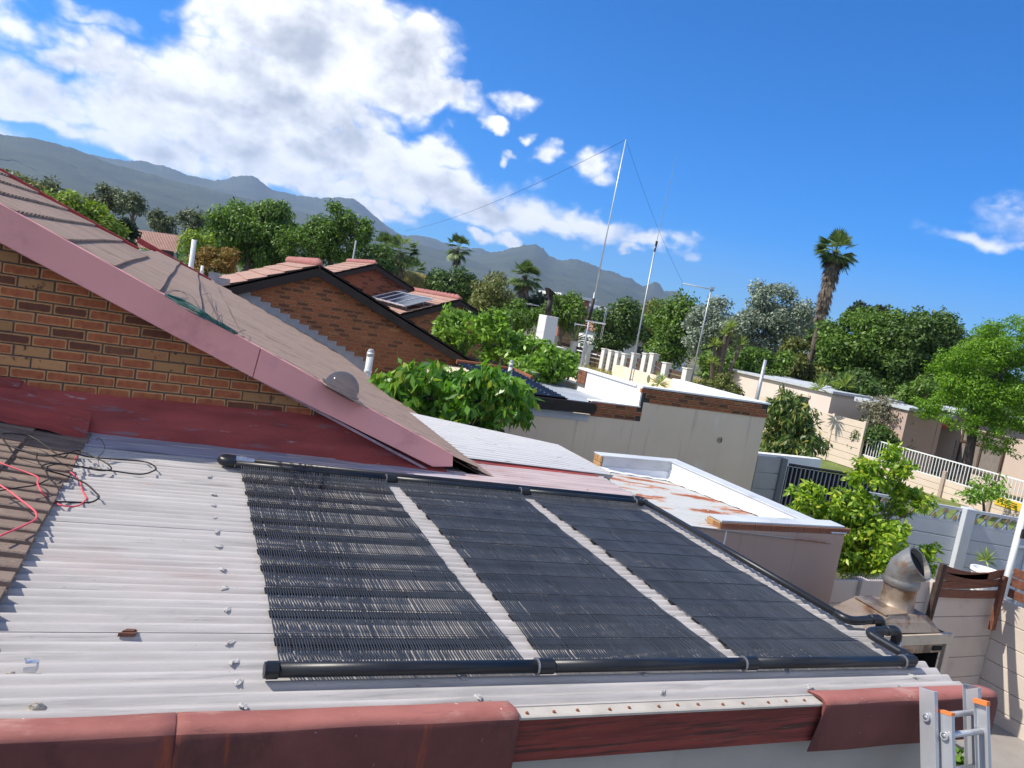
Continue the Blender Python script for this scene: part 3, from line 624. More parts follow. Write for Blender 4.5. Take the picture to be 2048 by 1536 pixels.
gar = Thing('flat_roof_garage', 'flat roofed outbuilding with rust stained corrugated deck and white parapet', 'outbuilding', (5.5, 7, GZ))
def DZ(x, y): return -1.748-.062*(x-4.5)-.055*(y-5.5)
gar.part('roof_deck', corr_sheet(4.16, 6.42, 5.47, 8.40, DZ, 0, 3, .005, .0762, .0085, 5.47), m_deck, smooth=True)
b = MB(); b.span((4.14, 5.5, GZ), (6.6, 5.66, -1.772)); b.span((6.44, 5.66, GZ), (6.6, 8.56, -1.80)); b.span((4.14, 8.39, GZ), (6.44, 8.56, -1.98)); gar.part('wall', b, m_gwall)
b = MB(); b.span((5.0, 5.496, -2.9), (5.016, 5.499, -1.78)); gar.part('rain_streak', b, m_white)
b = MB(); b.span((5.30, 8.38, -2.06), (6.44, 8.56, -1.765)); gar.part('rear_parapet', soft_mb if False else b, m_par)
b = MB(); b.span((6.41, 5.66, -2.02), (6.60, 8.562, -1.762)); gar.part('side_parapet', b, m_parw)
b = MB(); b.span((5.255, 8.365, -1.765), (6.62, 8.58, -1.748)); b.span((6.395, 5.49, -1.7645), (6.62, 8.3649, -1.7475)); soft(gar.part('coping', b, m_par), .006)
b = MB(); b.grid(lambda y_, k: ([6.405, 6.37, 6.30][k], y_, [-1.86, DZ(6.35, y_)+.05, DZ(6.3, y_)+.014][k]+.006*sin(y_*40)), [5.7+i*.1 for i in range(28)], range(3)); gar.part('flashing', b, m_parw, smooth=True)
b = MB(); b.grid(lambda x, k: (x, [8.375, 8.34, 8.27][k], [-1.90, DZ(x, 8.3)+.04, DZ(x, 8.3)+.012][k]+.006*sin(x*40)), [4.9+i*.1 for i in range(16)], range(3)); gar.part('flashing', b, m_parw, smooth=True)
m_bricktan = M_brick('tan_face_brick', (.46, .27, .12), (.40, .22, .10), (.50, .31, .15), (.25, .11, .05), .4)
m_brickdk = M_brick('red_face_brick', (.26, .10, .055), (.20, .075, .042), (.30, .14, .08), (.08, .04, .03), .25)
pw = gar.part('front_parapet', MB().span((4.93, 5.512, -1.772), (6.59, 5.70, -1.705)), m_mortar)
gar.part('coping', MB().span((4.945, 5.515, -1.705), (6.60, 5.72, -1.688)), m_par)
me_b = brick_mesh('brick', m_brickdk, .21, .062, .03)
for i in range(8): gar.inst('brick', me_b, (5.035+i*.219, 5.502, -1.739), parent=pw)
me_bt = brick_mesh('brick', m_bricktan, .10, .062, .03)
for i in range(2): gar.inst('brick', me_bt, (4.918, 5.56+.1*i, -1.739), parent=pw, rot=(0, 0, -pi/2))
pe = gar.part('parapet_end', MB().span((5.27, 8.385, -2.06), (5.299, 8.555, -1.775)), m_mortar)
me_bt2 = brick_mesh('brick', m_bricktan, .082, .078, .03); me_bt3 = brick_mesh('brick', m_bricktan, .172, .078, .03)
for r in range(3):
    z = -1.808-r*.087
    if r == 1: gar.inst('brick', me_bt3, (5.258, 8.47, z), parent=pe, rot=(0, 0, -pi/2))
    else:
        for s in (8.425, 8.515): gar.inst('brick', me_bt2, (5.258, s, z), parent=pe, rot=(0, 0, -pi/2))
me_hole = mesh_from('deck_screw', MB().lathe((0, 0, 0), [(.010, 0), (.010, .006), (.001, .010)], 7), m_par)
for i in range(5):
    for j in range(5):
        x, y = 4.6+i*.42+.03*j, 5.85+.5*j; gar.inst('deck_screw', me_hole, (x, y, DZ(x, y)+.012))

# ------------------------------------------------------------------ grey plastered neighbour
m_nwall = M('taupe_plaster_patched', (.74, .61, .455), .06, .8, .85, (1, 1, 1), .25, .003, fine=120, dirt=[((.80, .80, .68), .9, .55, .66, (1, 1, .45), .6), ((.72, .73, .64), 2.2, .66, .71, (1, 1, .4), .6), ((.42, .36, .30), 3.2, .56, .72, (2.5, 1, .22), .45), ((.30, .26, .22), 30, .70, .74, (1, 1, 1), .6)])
m_wparap = M('bright_white_paint', (.82, .82, .81), .03, 2, .6, bmp=.15)
m_roofgrey = M('grey_membrane', (.33, .36, .40), .15, 1.5, .6, (1, 1, 1), .2, dirt=((.46, .49, .52), 2, .55, .7, (1, 1, 1), .6))
nb = Thing('plastered_house', 'taupe plastered flat roofed house with a stepped brick band and white coping', 'house', (7.6, 12, GZ))
poly = [(4.8, GZ), (10.4, GZ), (10.4, -1.275), (7.56, -1.275), (7.56, -1.625), (6.53, -1.625), (6.53, -1.60), (4.8, -1.60)]
b = MB(); b.prism([(x, 11.0, z) for x, z in poly], (0, .14, 0)); b.span((10.22, 11.14, GZ), (10.4, 16.5, -1.03)); b.span((4.8, 11.14, GZ), (10.22, 16.5, -1.52)); b.span((7.60, 11.14, -1.52), (10.22, 16.5, -1.38)); nb.part('wall', b, m_nwall)
bp = [(6.53, -1.625), (7.56, -1.625), (7.56, -1.275), (10.4, -1.275), (10.4, -1.02), (7.5, -1.02), (7.5, -1.375), (6.53, -1.375)]
b = MB(); b.prism([(x, 11.003, z) for x, z in bp], (0, .14, 0)); bw = nb.part('brick_band', b, m_mortar2)
me_b2 = brick_mesh('brick', m_brick2)
def inband(x, z):
    l, r = x-.10, x+.10
    return (6.50 < l and r < 7.60 and -1.625 < z < -1.375) or (7.46 < l and r < 10.46 and -1.28 < z < -1.02)
lay_bricks(nb, bw, me_b2, 10.985, 6.4, 10.5, -1.622, -1.02, inband, course=.0845)
b = MB(); b.span((6.50, 10.975, -1.374), (7.5, 11.16, -1.35)); b.span((7.47, 10.975, -1.019), (10.43, 11.16, -.985)); b.span((7.44, 11.16, -1.03), (7.62, 13.35, -.985)); b.span((10.2, 11.161, -1.03), (10.43, 13.9, -.984)); soft(nb.part('coping', b, m_wparap), .006)
b = MB(); b.span((7.47, 11.14, -1.52), (7.60, 13.30, -1.031)); nb.part('inner_parapet', b, m_wparap)
nb.part('parapet_return', MB().span((7.458, 10.99, -1.349), (7.49, 11.139, -1.02)), m_wparap)
nb.part('inner_parapet', MB().span((10.17, 11.15, -1.38), (10.22, 13.85, -1.031)), m_wparap)
b = MB(); b.span((6.6, 13.9, -1.52), (7.47, 14.06, -1.30)); nb.part('rear_parapet', b, m_roofgrey)
nb.part('coping', MB().span((6.55, 13.88, -1.299), (7.5, 14.09, -1.27)), m_wparap)
be = nb.part('parapet_end', MB().span((7.452, 13.0, -1.36), (7.469, 13.32, -1.035)), m_mortar)
me_b4 = brick_mesh('brick', m_brickdk, .145, .075, .02)
for r in range(3):
    for s in (13.08, 13.24): nb.inst('brick', me_b4, (7.440, s, -1.085-r*.085), parent=be, rot=(0, 0, -pi/2))
nb.part('flat_roof', MB().span((5.2, 11.14, -1.515), (7.47, 13.9, -1.46)), m_roofgrey)
# little dark lean-to roof with its gutter board
b = MB(); b.span((4.85, 10.86, -1.575), (6.53, 10.98, -1.385)); soft(nb.part('gutter_board', b, m_blacktrim), .01)
m_dark = M('black_glossy_sheet', (.012, .014, .018), .2, 6, .3, bmp=.05)
b = corr_sheet(4.8, 6.0, 10.9, 13.3, lambda x, y: -1.37+.055*(y-10.9), 0, 3, .005, .16, .016, 10.9, 8)
nb.part('dark_roof_sheet', b, m_dark, smooth=True)
b = MB(); b.tube([(4.8, 13.34, -1.22), (5.3, 13.33, -1.215), (6.02, 13.3, -1.23), (6.08, 12.6, -1.27)], .045, 8); nb.part('ridge_strip', b, m_rust)
me_st = mesh_from('roof_screw', MB().lathe((0, 0, 0), [(.012, 0), (.012, .01), (.001, .016)], 7), m_steelb)
for i in range(14):
    for x in (4.95, 5.3, 5.65, 5.95):
        y = 10.98+i*.16; nb.inst('roof_screw', me_st, (x, y, -1.37+.055*(y-10.9)+.018))
b = MB(); b.span((5.0, 10.985, -1.72), (6.5, 10.999, -1.60)); nb.part('soffit_strip', b, m_par)
b = MB(); b.lathe(onY(1440, 880, 10.985), [(.055, 0), (.045, -.02), (.028, -.02), (.024, .0)], 10, ((1, 0, 0), (0, 0, 1), (0, -1, 0))); nb.part('overflow_pipe', b, m_hole)
# pier and gate at its corner
m_pier = M('grey_precast', (.36, .36, .345), .1, 2, .85, bmp=.3)
pier = Thing('precast_wall', 'short grey precast wall pier against the right corner of the taupe house', 'wall', (10.75, 11, GZ))
for i in range(6):
    z0 = -2.03-.327*(i+1); b = MB(); b.span((10.42, 11.0, z0+.006), (11.02, 11.05, z0+.321)); soft(pier.part('panel', b, m_pier), .008)
b = MB(); b.span((11.02, 10.96, GZ), (11.16, 11.14, -2.04)); soft(pier.part('post', b, M('dark_grey_post', (.16, .17, .175), .1, 3, .8)), .01)
m_gate = M('black_gate_paint', (.012, .012, .014), .2, 6, .5)
gt_ = Thing('driveway_gate', 'black barred driveway gate behind the lemon tree', 'gate', (12.6, 10.6, GZ))
ga, gb_ = np.array([11.25, 11.0]), np.array([13.4, 10.3])
for i in range(26):
    p = ga+(gb_-ga)*i/25; b = MB(); b.tube([(p[0], p[1], GZ+.1), (p[0], p[1], -2.18)], .014, 6); gt_.part('bar', b, M('gate_bar_grey', (.34, .34, .35), .1, 4, .5) if i == 0 else bpy.data.materials['gate_bar_grey'])
for z in (-2.15, -3.85): gt_.part('rail', MB().tube([(*ga, z), (*gb_, z)], .03, 6), m_gate)
b = MB(); dirn = (gb_-ga)/np.linalg.norm(gb_-ga); b.prism([(ga[0]+.02, ga[1]+.05, GZ+.15), (gb_[0], gb_[1]+.05, GZ+.15), (gb_[0], gb_[1]+.05, -2.2), (ga[0]+.02, ga[1]+.05, -2.2)], (.01, .02, 0)); gt_.part('backing_sheet', b, m_gate)
solo('boundary_wall', 'low white topped wall behind the black driveway gate', 'wall', MB().span((11.0, 12.2, GZ), (13.4, 12.4, -2.2)), m_wparap)

# ------------------------------------------------------------------ gabled neighbours
def gable(name, label, pk, Y, depth, lrun, rrun, mats, inside, low, bh=.235, ty=0., ov=.18, brk=True, wallx=None, slo=22.6):
    """brick gable facing us; pk = peak (x,z) of the barge top"""
    mb_, mt_, bm_, mm_ = mats; px, pz = pk; ts = tan(radians(slo))
    th = Thing(name, label, 'house', (px, Y+1, GZ))
    yw = Y+ov; xl, xr = px-lrun, px+rrun; roofz = lambda x: pz-ts*abs(x-px)
    b = MB(); b.prism([(xl+.1, yw+.01, GZ), (xr-.1, yw+.01, GZ), (xr-.1, yw+.01, roofz(xr-.1)-.06), (px, yw+.01, pz-.07), (xl+.1, yw+.01, roofz(xl+.1)-.06)], (0, .2, 0)); wl_ = th.part('gable_wall', b, mm_)
    b = MB(); b.span((xl+.2, yw+.21, GZ), (xr-.2, Y+depth-.1, min(roofz(xl), roofz(xr))-.1)); th.part('wall', b, mm_)
    if brk: lay_bricks(th, wl_, bm_, yw, xl, xr, low, pz, lambda x, z: z < roofz(x)-.12 and inside(x, z), ph=.04)
    for s, run in ((-1, lrun), (1, rrun)):
        q = lambda x, dz: (px+s*x, Y, pz-ts*x+dz)
        b = MB(); b.prism([q(0, 0), q(run, 0), q(run, -bh), q(0, -bh)], (0, .03, 0)); b.prism([q(0, .004), q(run, .004), q(run, -.014), q(0, -.014)], (0, .06, 0)); soft(th.part('barge_board', b, mb_), .005)
        u = np.array([s*cos(radians(slo)), 0, -sin(radians(slo))]); n = np.array([s*sin(radians(slo)), 0, cos(radians(slo))])
        b = MB(); b.prism([q(0, -.02), q(run, -.02), q(run, -.06), q(0, -.06)], (0, depth, 0)); rp = th.part('roof', b, mt_)
        Lr = run/cos(radians(slo))
        courses(th, mt_, np.array([px, Y+.035, pz-.02]), u, (0, 1, 0), n, Lr, (0, depth-.04), exp=Lr/round(Lr/.34), parent=rp, cols=5, rib=.012, wav=.012, slip=.01)
    b = MB(); yy = Y+.01
    while yy < Y+depth: b.tube([(px, yy, pz+.0), (px, yy+.30, pz+.012), (px, yy+.42, pz+.028)], [.07, .085, .112], 10); yy += .40
    th.part('ridge_tiles', b, M('red_ridge_tile_'+name+str(int(Y)), (.33, .13, .11), .22, 9, .8), smooth=True)
    return th, wl_
pk2 = onY(640, 530, 15.4)
TS2 = tan(radians(22.6))
def in2(x, z):
    return x > -.2 and z > HZ(x, 15.5)-.12 and z > -2.9
h2, w2 = gable('neighbour_house', 'brick gabled house with black barge boards and pink tiled roof behind the main roof', (pk2[0], pk2[2]), 15.4, 4.9, 4.2, 4.0, (m_blacktrim, m_tilepink, me_b2, m_mortar2), in2, -2.9)
# stepped lead flashing where the main roof meets the neighbour wall
me_lead = mesh_from('lead_step', MB().hexa([(-.10, 0, -.115), (.10, 0, -.21), (.10, .006, -.21), (-.10, .006, -.115)], [(-.10, 0, .05), (.10, 0, .05), (.10, .006, .05), (-.10, .006, .05)]), m_lead)
for i in range(17):
    x = .42+.2*i; z = HZ(x, 15.56)+.10
    z = HZ(x, 15.56)+.125
    h2.inst('lead_step', me_lead, (x, 15.568-.002*(i % 2), z), parent=w2, scale=(1, 1, 1.25), rot=(0, 0, random.uniform(-.01, .01)))
p3b = onY(921, 598, 23.2); p3a = onY(752, 527, 28.5)
me_b3 = brick_mesh('brick', m_brick3)
h3, w3 = gable('brick_house', 'farther brick house whose pink tiled roof carries the solar panels', (p3b[0], p3b[2]), 23.2, 5.4, 4.6, 2.2, (m_blacktrim, m_tilepink, me_b2, m_mortar2), lambda x, z: x > 6.2 and x < 9.2 and z > -1.9, -1.9)
h4, w4 = gable('brick_house', 'tallest farther brick gable with dark barge boards just behind the solar panel roof', (p3a[0], p3a[2]), 28.5, 5.5, 4.6, 2.6, (m_blacktrim, m_tilepink, me_b3, m_mortar2), lambda x, z: 4.6 < x < 8.6 and z > -.9, -.9)
me_lead2 = mesh_from('lead_step', MB().span((-.1, 0, -.12), (.1, .006, .06)), m_lead)
for i in range(11):
    x = p3b[0]-.35-.2*i; h4.inst('lead_step', me_lead2, (x, 28.672, p3b[2]-TS2*(p3b[0]-x)+.12), parent=w4)
# solar panels on the left slope of the farther house
m_pv, t_, b_ = newmat('solar_cells'); b_.inputs['Base Color'].default_value = (.010, .014, .032, 1); b_.inputs['Roughness'].default_value = .22; b_.inputs['Specular IOR Level'].default_value = .22
m_alu = M('aluminium_frame', (.72, .73, .74), .05, 6, .4, metal=.4, bmp=0)
n3 = np.array([-sin(radians(22.6)), 0, cos(radians(22.6))]); d3 = n3@np.array([p3b[0], 23.2, p3b[2]])+.20
q = [onP(px, py, n3, d3) for px, py in ((752, 592), (795, 582), (863, 599), (797, 616))]
u3 = np.array([cos(radians(22.6)), 0, sin(radians(22.6))])
ps = sorted([p@u3 for p in q]); uA, uB = (ps[0]+ps[1])/2, (ps[2]+ps[3])/2; yA, yB = min(p[1] for p in q)+.1, max(p[1] for p in q)-.1
for i in range(4):
    y0 = yA+(yB-yA)*i/4+.012; y1 = yA+(yB-yA)*(i+1)/4-.012
    P = lambda u, y, h=0: u3*u+n3*(d3+h)+np.array([0, y, 0])
    t = Thing('solar_panel', 'dark blue solar panel, '+['nearest the low gable edge', 'second from the low gable edge', 'third from the low gable edge', 'farthest from the low gable edge'][i]+' on the far pink roof', 'solar panel', P((uA+uB)/2, (y0+y1)/2), group='bank of four solar panels')
    b = MB(); b.prism([P(uA+.02, y0+.02), P(uB-.02, y0+.02), P(uB-.02, y1-.02), P(uA+.02, y1-.02)], n3*.012); t.part('cells', b, m_pv)
    b = MB()
    for a in ((uA, y0, uB, y0+.022), (uA, y1-.022, uB, y1), (uA, y0+.022, uA+.022, y1-.022), (uB-.022, y0+.022, uB, y1-.022)):
        b.prism([P(a[0], a[1], -.02), P(a[2], a[1], -.02), P(a[2], a[3], -.02), P(a[0], a[3], -.02)], n3*.045)
    t.part('frame', b, m_alu)
    b = MB()
    for u in (uA+.2, uB-.2): b.tube([P(u, (y0+y1)/2, -.02), P(u, (y0+y1)/2, -.2)], .02, 6)
    t.part('leg', b, m_alu)

# ------------------------------------------------------------------ roof clutter
m_dome, t_, b_ = newmat('clear_acrylic'); b_.inputs['Base Color'].default_value = (.10, .11, .13, 1); b_.inputs['Roughness'].default_value = .08; b_.inputs['Specular IOR Level'].default_value = 1.0
tr = N(t_, 'ShaderNodeBsdfTransparent'); tr.inputs[0].default_value = (.66, .69, .74, 1); mx = N(t_, 'ShaderNodeMixShader')
lw = N(t_, 'ShaderNodeLayerWeight'); lw.inputs[0].default_value = .42; t_.links.new(Mth(t_, 'ADD', Mth(t_, 'MULTIPLY', lw.outputs['Facing'], .42), .05), mx.inputs[0])
t_.links.new(tr.outputs[0], mx.inputs[1]); t_.links.new(b_.outputs[0], mx.inputs[2]); t_.links.new(mx.outputs[0], t_.nodes['Material Output'].inputs[0])
dc = onP(680, 781, np.array([TS, -.01, 1.]), -.447+.03-.062); ax = np.array([[cos(SL), 0, -sin(SL)], [0, 1, 0], [sin(SL), 0, cos(SL)]])
dm = Thing('skylight_dome', 'clear acrylic skylight dome on the brown tiled roof near the pink barge board', 'skylight', dc)
b = MB(); b.lathe(dc, [(.148*cos(a), .145*sin(a)+.02) for a in [i*pi/2/9 for i in range(10)]], 28, ax); dm.part('dome', b, m_dome, smooth=True)
b = MB(); b.lathe(dc, [(.15, .02), (.172, .018), (.172, .008), (.15, -.005), (.142, -.03)], 28, ax); dm.part('collar', b, m_dome, smooth=True)
b = MB(); b.lathe(dc, [(.001, -.02), (.14, -.021)], 24, ax); dm.part('light_tube', b, m_hole)
b = MB(); b.prism([dc+ax[0]*a+ax[1]*c-ax[2]*.012 for a, c in ((-.16, -.16), (.24, -.16), (.24, .16), (-.16, .16))], ax[2]*.006); dm.part('flashing_plate', b, m_tile)
def vent(name, label, px, pyb, pyt, Y, r, base=None, cap=True):
    pb, pt = onY(px, pyb, Y), onY(px, pyt, Y); z0 = pb[2]-.5 if base is None else base
    t = Thing(name, label, 'vent pipe', (pb[0], Y, z0))
    b = MB(); b.tube([(pb[0], Y, z0), (pb[0], Y, pt[2]-.02)], r, 14); t.part('pipe', b, m_whitepipe, smooth=True)
    if cap:
        b = MB(); b.lathe((pb[0], Y, pt[2]-.10), [(r*1.02, 0), (r*1.15, .01), (r*1.15, .05), (r*.9, .055), (r*.9, .085), (r*1.0, .09), (r*.7, .13), (.001, .14)], 14); t.part('cap', b, M('grey_cap_'+str(px), (.38, .40, .40), .1, 5, .6))
    b = MB(); b.lathe((pb[0], Y, pb[2]+.02), [(r*1.0, 0), (r*1.18, .01), (r*1.18, .05), (r*1.0, .06)], 14); t.part('collar', b, m_whitepipe)
vent('vent_pipe', 'white vent pipe standing against the brick gable wall beside the big leafed tree', 735, 748, 701, 13.2, .062, -2.6)
vent('vent_pipe', 'tall pale vent pipe above the main roof at the left', 381, 540, 476, 16.6, .05, -1.6, False)
vent('vent_pipe', 'short thin white vent pipe just right of the tall one by the red trim', 403, 548, 529, 16.2, .03, -1.2, False)
vent('vent_pipe', 'small white vent pipe with grey cap poking out above the leafy tree', 1019, 748, 723, 12.5, .036, -2.2)

# chimney
m_cream = M('cream_paint', (.74, .66, .58), .05, 1.5, .75, bmp=.2)
c0 = onY(1093.6, 631, 21); c1 = onY(1117, 636.5, 21)
ch = Thing('chimney', 'white plastered chimney with a tall black flue among the green bushes', 'chimney', (c0[0]+.2, 21.25, GZ))
b = MB(); b.span((c0[0], 21, GZ), (c1[0], 21.55, c0[2])); soft(ch.part('stack', b, M('white_chimney_plaster', (.78, .75, .73), .04, 2, .7)), .01)
b = MB(); b.tube([(c0[0]+.17, 21.3, c0[2]-.02), (c0[0]+.17, 21.3, c0[2]+.48)], .10, 14); ch.part('flue', b, m_blacktrim, smooth=True)
b = MB(); b.tube([(c0[0]+.17, 21.3, c0[2]+.48), (c0[0]+.17, 21.3, c0[2]+.68)], .07, 12); b.hexa([(c0[0]+.04, 21.2, c0[2]+.64), (c0[0]+.3, 21.2, c0[2]+.70), (c0[0]+.3, 21.4, c0[2]+.70), (c0[0]+.04, 21.4, c0[2]+.64)], [(c0[0]-.02, 21.15, c0[2]+.86), (c0[0]+.25, 21.2, c0[2]+.74), (c0[0]+.25, 21.4, c0[2]+.74), (c0[0]-.02, 21.45, c0[2]+.86)]); ch.part('cowl', b, m_blacktrim)
a = onY(1108, 693, 22.5); c = onY(1134, 700, 22.5)
solo('garden_wall', 'small cream wall stub right of the white chimney', 'wall', MB().span((a[0], 22.5, GZ), (c[0], 23.2, a[2])), m_cream)

# ------------------------------------------------------------------ masts
m_pole = M('grey_mast_steel', (.42, .43, .44), .12, 8, .45, metal=.5, bmp=0)
def mast(name, label, base, top, Y, r0, r1, cat='antenna mast'):
    pb, pt = onY(*base, Y), onY(*top, Y); t = Thing(name, label, cat, pb)
    return t, pb, pt
t, pb, pt = mast('antenna_mast', 'tallest thin antenna mast carrying a small folded dipole aerial', (1156, 752), (1252, 279), 13.35, 0, 0)
dv_ = (pt-pb); at_ = lambda f: pb+dv_*f
b = MB(); b.tube([at_(0)-(0, 0, .5), at_(.36)], .021, 10); t.part('lower_pole', b, m_pole, smooth=True)
b = MB(); b.tube([at_(.24), at_(.335)], .032, 10); t.part('sleeve', b, m_blacktrim, smooth=True)
b = MB(); b.tube([at_(.335), at_(.66), at_(1)], [.016, .014, .010], 8); t.part('upper_pole', b, M('bright_mast_tube', (.62, .64, .66), .1, 8, .4, metal=.4, bmp=0), smooth=True)
bp0, bp1 = onY(1171, 641, 13.33), onY(1211, 648, 13.33)
b = MB(); b.tube([bp0, bp1], .016, 8); t.part('aerial_boom', b, m_steelb)
dp = [onY(px, py, 13.33) for px, py in ((1214, 620), (1211, 633), (1202, 674))]
lo, hi = onY(1201.5, 676, 13.33), onY(1213.5, 619, 13.33); w = np.array([.016, 0, .003])
b = MB(); b.tube([lo+w, hi+w, hi+(0, 0, .018), hi-w, lo-w, lo-(0, 0, .018), lo+w], .007, 6); t.part('folded_dipole', b, m_steelb, smooth=True)
b = MB(); b.tube([onY(1152, 648, 13.33), onY(1171, 651, 13.33)], .013, 6); b.tube([onY(1151, 645, 13.33), onY(1150, 651, 13.33)], .015, 6); t.part('aerial_stub', b, m_steelb)
t, pb2, pt2 = mast('whip_antenna', 'thin whip antenna with a black loading coil rising from the white parapet', (1253, 795), (1353, 313), 11.75, 0, 0)
e2 = pb2+(onY(1311, 493, 11.75)-pb2)
b = MB(); b.tube([pb2-(0, 0, .15), e2], .014, 8); t.part('pole', b, m_pole, smooth=True)
b = MB(); b.tube([e2-(0, 0, .10), e2+(.01, 0, .10)], [.015, .022], 8); t.part('loading_coil', b, m_blacktrim)
b = MB(); b.tube([e2, e2+(pt2-e2)*.5, pt2], [.006, .0045, .003], 6); t.part('whip', b, m_pole)
b = MB(); b.tube([pb2+(.04, -.02, -.1), pb2+(.045, -.02, .75)], .009, 6); b.tube([pb2+(.04, -.02, .35), pb2+(0, 0, .35)], .008, 6); t.part('bracket', b, m_steelb)
t, pb3, pt3 = mast('antenna_mast', 'bare grey pole with a short horizontal arm at its top by the eucalyptus', (1382, 762), (1423, 577), 14.4, 0, 0)
ar = onY(1365, 567, 14.4); t.part('pole', MB().tube([pb3-(0, 0, .4), pb3*.45+pt3*.55, pt3], [.024, .019, .017], 10), m_pole, smooth=True)
b = MB(); b.tube([pt3+(.03, 0, -.02), ar], .014, 8); t.part('arm', b, m_whitepipe, smooth=True)
b = MB(); b.box(pt3+(0, 0, .0), (.05, .03, .03)); b.tube([pt3+(.05, 0, -.06), pt3+(.05, 0, .05)], .025, 8); t.part('clamp', b, m_steelb)
m_wire = M('dark_wire', (.03, .03, .035), .1, 4, .6, bmp=0)
def wire(label, a, c, sag, r=.0026):
    pts = [a*(1-f)+c*f-np.array([0, 0, sag*4*f*(1-f)]) for f in [i/24 for i in range(25)]]
    return solo('wire', label, 'wire', MB().tube(pts, r, 5), m_wire)
wire('thin dark wire from the tallest mast top down to the bare pole arm', pt, ar+np.array([.02, 0, 0]), .12)
wire('long sagging dark wire from the tallest mast top to the trees at left', pt, atd(810, 462, 30), .25, .004)
b = MB(); b.tube([ar, ar+(.0, 0, -.25)], .003, 5); solo('wire', 'short wire end dangling from the arm of the bare pole', 'wire', b, m_wire)
# street lamp
sb, stp = atd(1041, 660, 48), atd(1049, 608, 48); t = Thing('street_lamp', 'grey street lamp with a flat head among the far trees', 'street lamp', (sb[0], sb[1], GZ))
b = MB(); b.tube(bez([(sb[0], sb[1], GZ), (sb[0], sb[1], stp[2]-.4), stp+(.03, 0, -.08), stp+(.25, 0, .03), stp+(.5, 0, .05)], 6), .06, 8); t.part('pole', b, m_pole, smooth=True)
b = MB(); b.hexa([stp+(.45, -.12, .0), stp+(1.0, -.12, .02), stp+(1.0, .12, .02), stp+(.45, .12, 0)], [stp+(.45, -.12, .09), stp+(1.0, -.1, .08), stp+(1.0, .1, .08), stp+(.45, .12, .09)]); t.part('lamp_head', b, m_pole)
# thin post among the left trees
a, c = atd(706, 505, 34), atd(712, 481, 34)
solo('post', 'thin pale post standing behind the pink ridge of the neighbour roof', 'post', MB().tube([a-(0, 0, 3), c], .035, 8), m_whitepipe)
# ------------------------------------------------------------------ fence with white posts beyond the verge
m_postw = M('white_fence_post_paint', (.74, .72, .68), .08, 4, .7)
m_slat = M('brown_fence_slat', (.10, .058, .042), .25, 5, .75, (.5, 3, 3), .4)
fen = Thing('slat_fence', 'fence of white square posts and brown horizontal slats along the dry grass verge', 'fence', (33, 55, GZ))
pz_ = lambda x, y: (1060+x*.15625, 560+y*.15625)
FP = [((335, 730), (300, 862)), ((572, 795), (545, 945)), ((765, 840), (735, 990)), ((968, 890), (932, 1100)), ((1055, 910), (1018, 1125)), ((1142, 930), (1106, 1146)), ((1231, 955), (1192, 1170)), ((1352, 948), (1322, 1150)), ((1500, 950), (1450, 1215)), ((1590, 950), (1558, 1150)), ((1752, 1070), (1738, 1170)), ((2022, 1140), (1990, 1300))]
ends = []
for i, (tp, bt) in enumerate(FP):
    D = 62-1.2*i; b0 = atd(*pz_(*bt), D); t0 = atd(*pz_(*tp), D); w = .24
    b = MB(); b.span((b0[0]-w, b0[1]-w, GZ-.3), (b0[0]+w, b0[1]+w, t0[2])); soft(fen.part('post', b, m_postw), .02)
    fen.part('post_cap', MB().span((b0[0]-w-.04, b0[1]-w-.04, t0[2]), (b0[0]+w+.04, b0[1]+w+.04, t0[2]+.07)), m_postw)
    ends.append((b0, t0))
for (b0, t0), (b1, t1) in zip(ends[:-1], ends[1:]):
    h0, h1 = t0[2]-GZ, t1[2]-GZ
    for k in range(5):
        f0, f1 = .08+.175*k, .08+.175*k+.125; o = np.array([0, .05, 0])
        p = [np.array([b0[0], b0[1], GZ+(t0[2]-.12-GZ)*f0]), np.array([b1[0], b1[1], GZ+(t1[2]-.12-GZ)*f0]), np.array([b1[0], b1[1], GZ+(t1[2]-.12-GZ)*f1]), np.array([b0[0], b0[1], GZ+(t0[2]-.12-GZ)*f1])]
        if k == 3 and random.random() < .2: continue
        fen.part('slat', MB().prism([x+o for x in p], (0, .04, 0)), m_slat)
# white gabled house behind it
m_whouse = M('white_house_plaster', (.72, .72, .71), .04, 1, .75)
wh = Thing('white_house', 'white gabled house with terracotta roof beyond the slat fence', 'house', atd(1300, 740, 76))
gx = lambda px, py: onY(px, py, 66)
L_, A_, R_ = gx(1257, 671), gx(1284, 655), gx(1301, 680)
xm = A_[0]; hw = 2.3; zt = A_[2]
b = MB(); b.prism([(xm-hw, 66, GZ), (xm+hw, 66, GZ), (xm+hw, 66, zt-1.15), (xm, 66, zt), (xm-hw, 66, zt-1.15)], (0, 9, 0)); b.span((xm+hw, 66.8, GZ), (xm+7, 75, zt-2.0)); wh.part('wall', b, m_whouse)
m_terra = M('terracotta_roof', (.33, .15, .10), .2, 4, .8)
b = MB()
for s in (-1, 1): b.prism([(xm, 65.6, zt+.05), (xm+s*(hw+.4), 65.6, zt-1.3), (xm+s*(hw+.4), 65.6, zt-1.15), (xm, 65.6, zt+.2)], (0, 10, 0))
b.prism([(xm+hw-.2, 66.3, zt-1.8), (xm+7.5, 66.3, zt-1.8), (xm+7.5, 70, zt-.6), (xm+hw-.2, 70, zt-.6)], (0, 0, .15)); wh.part('roof', b, m_terra)
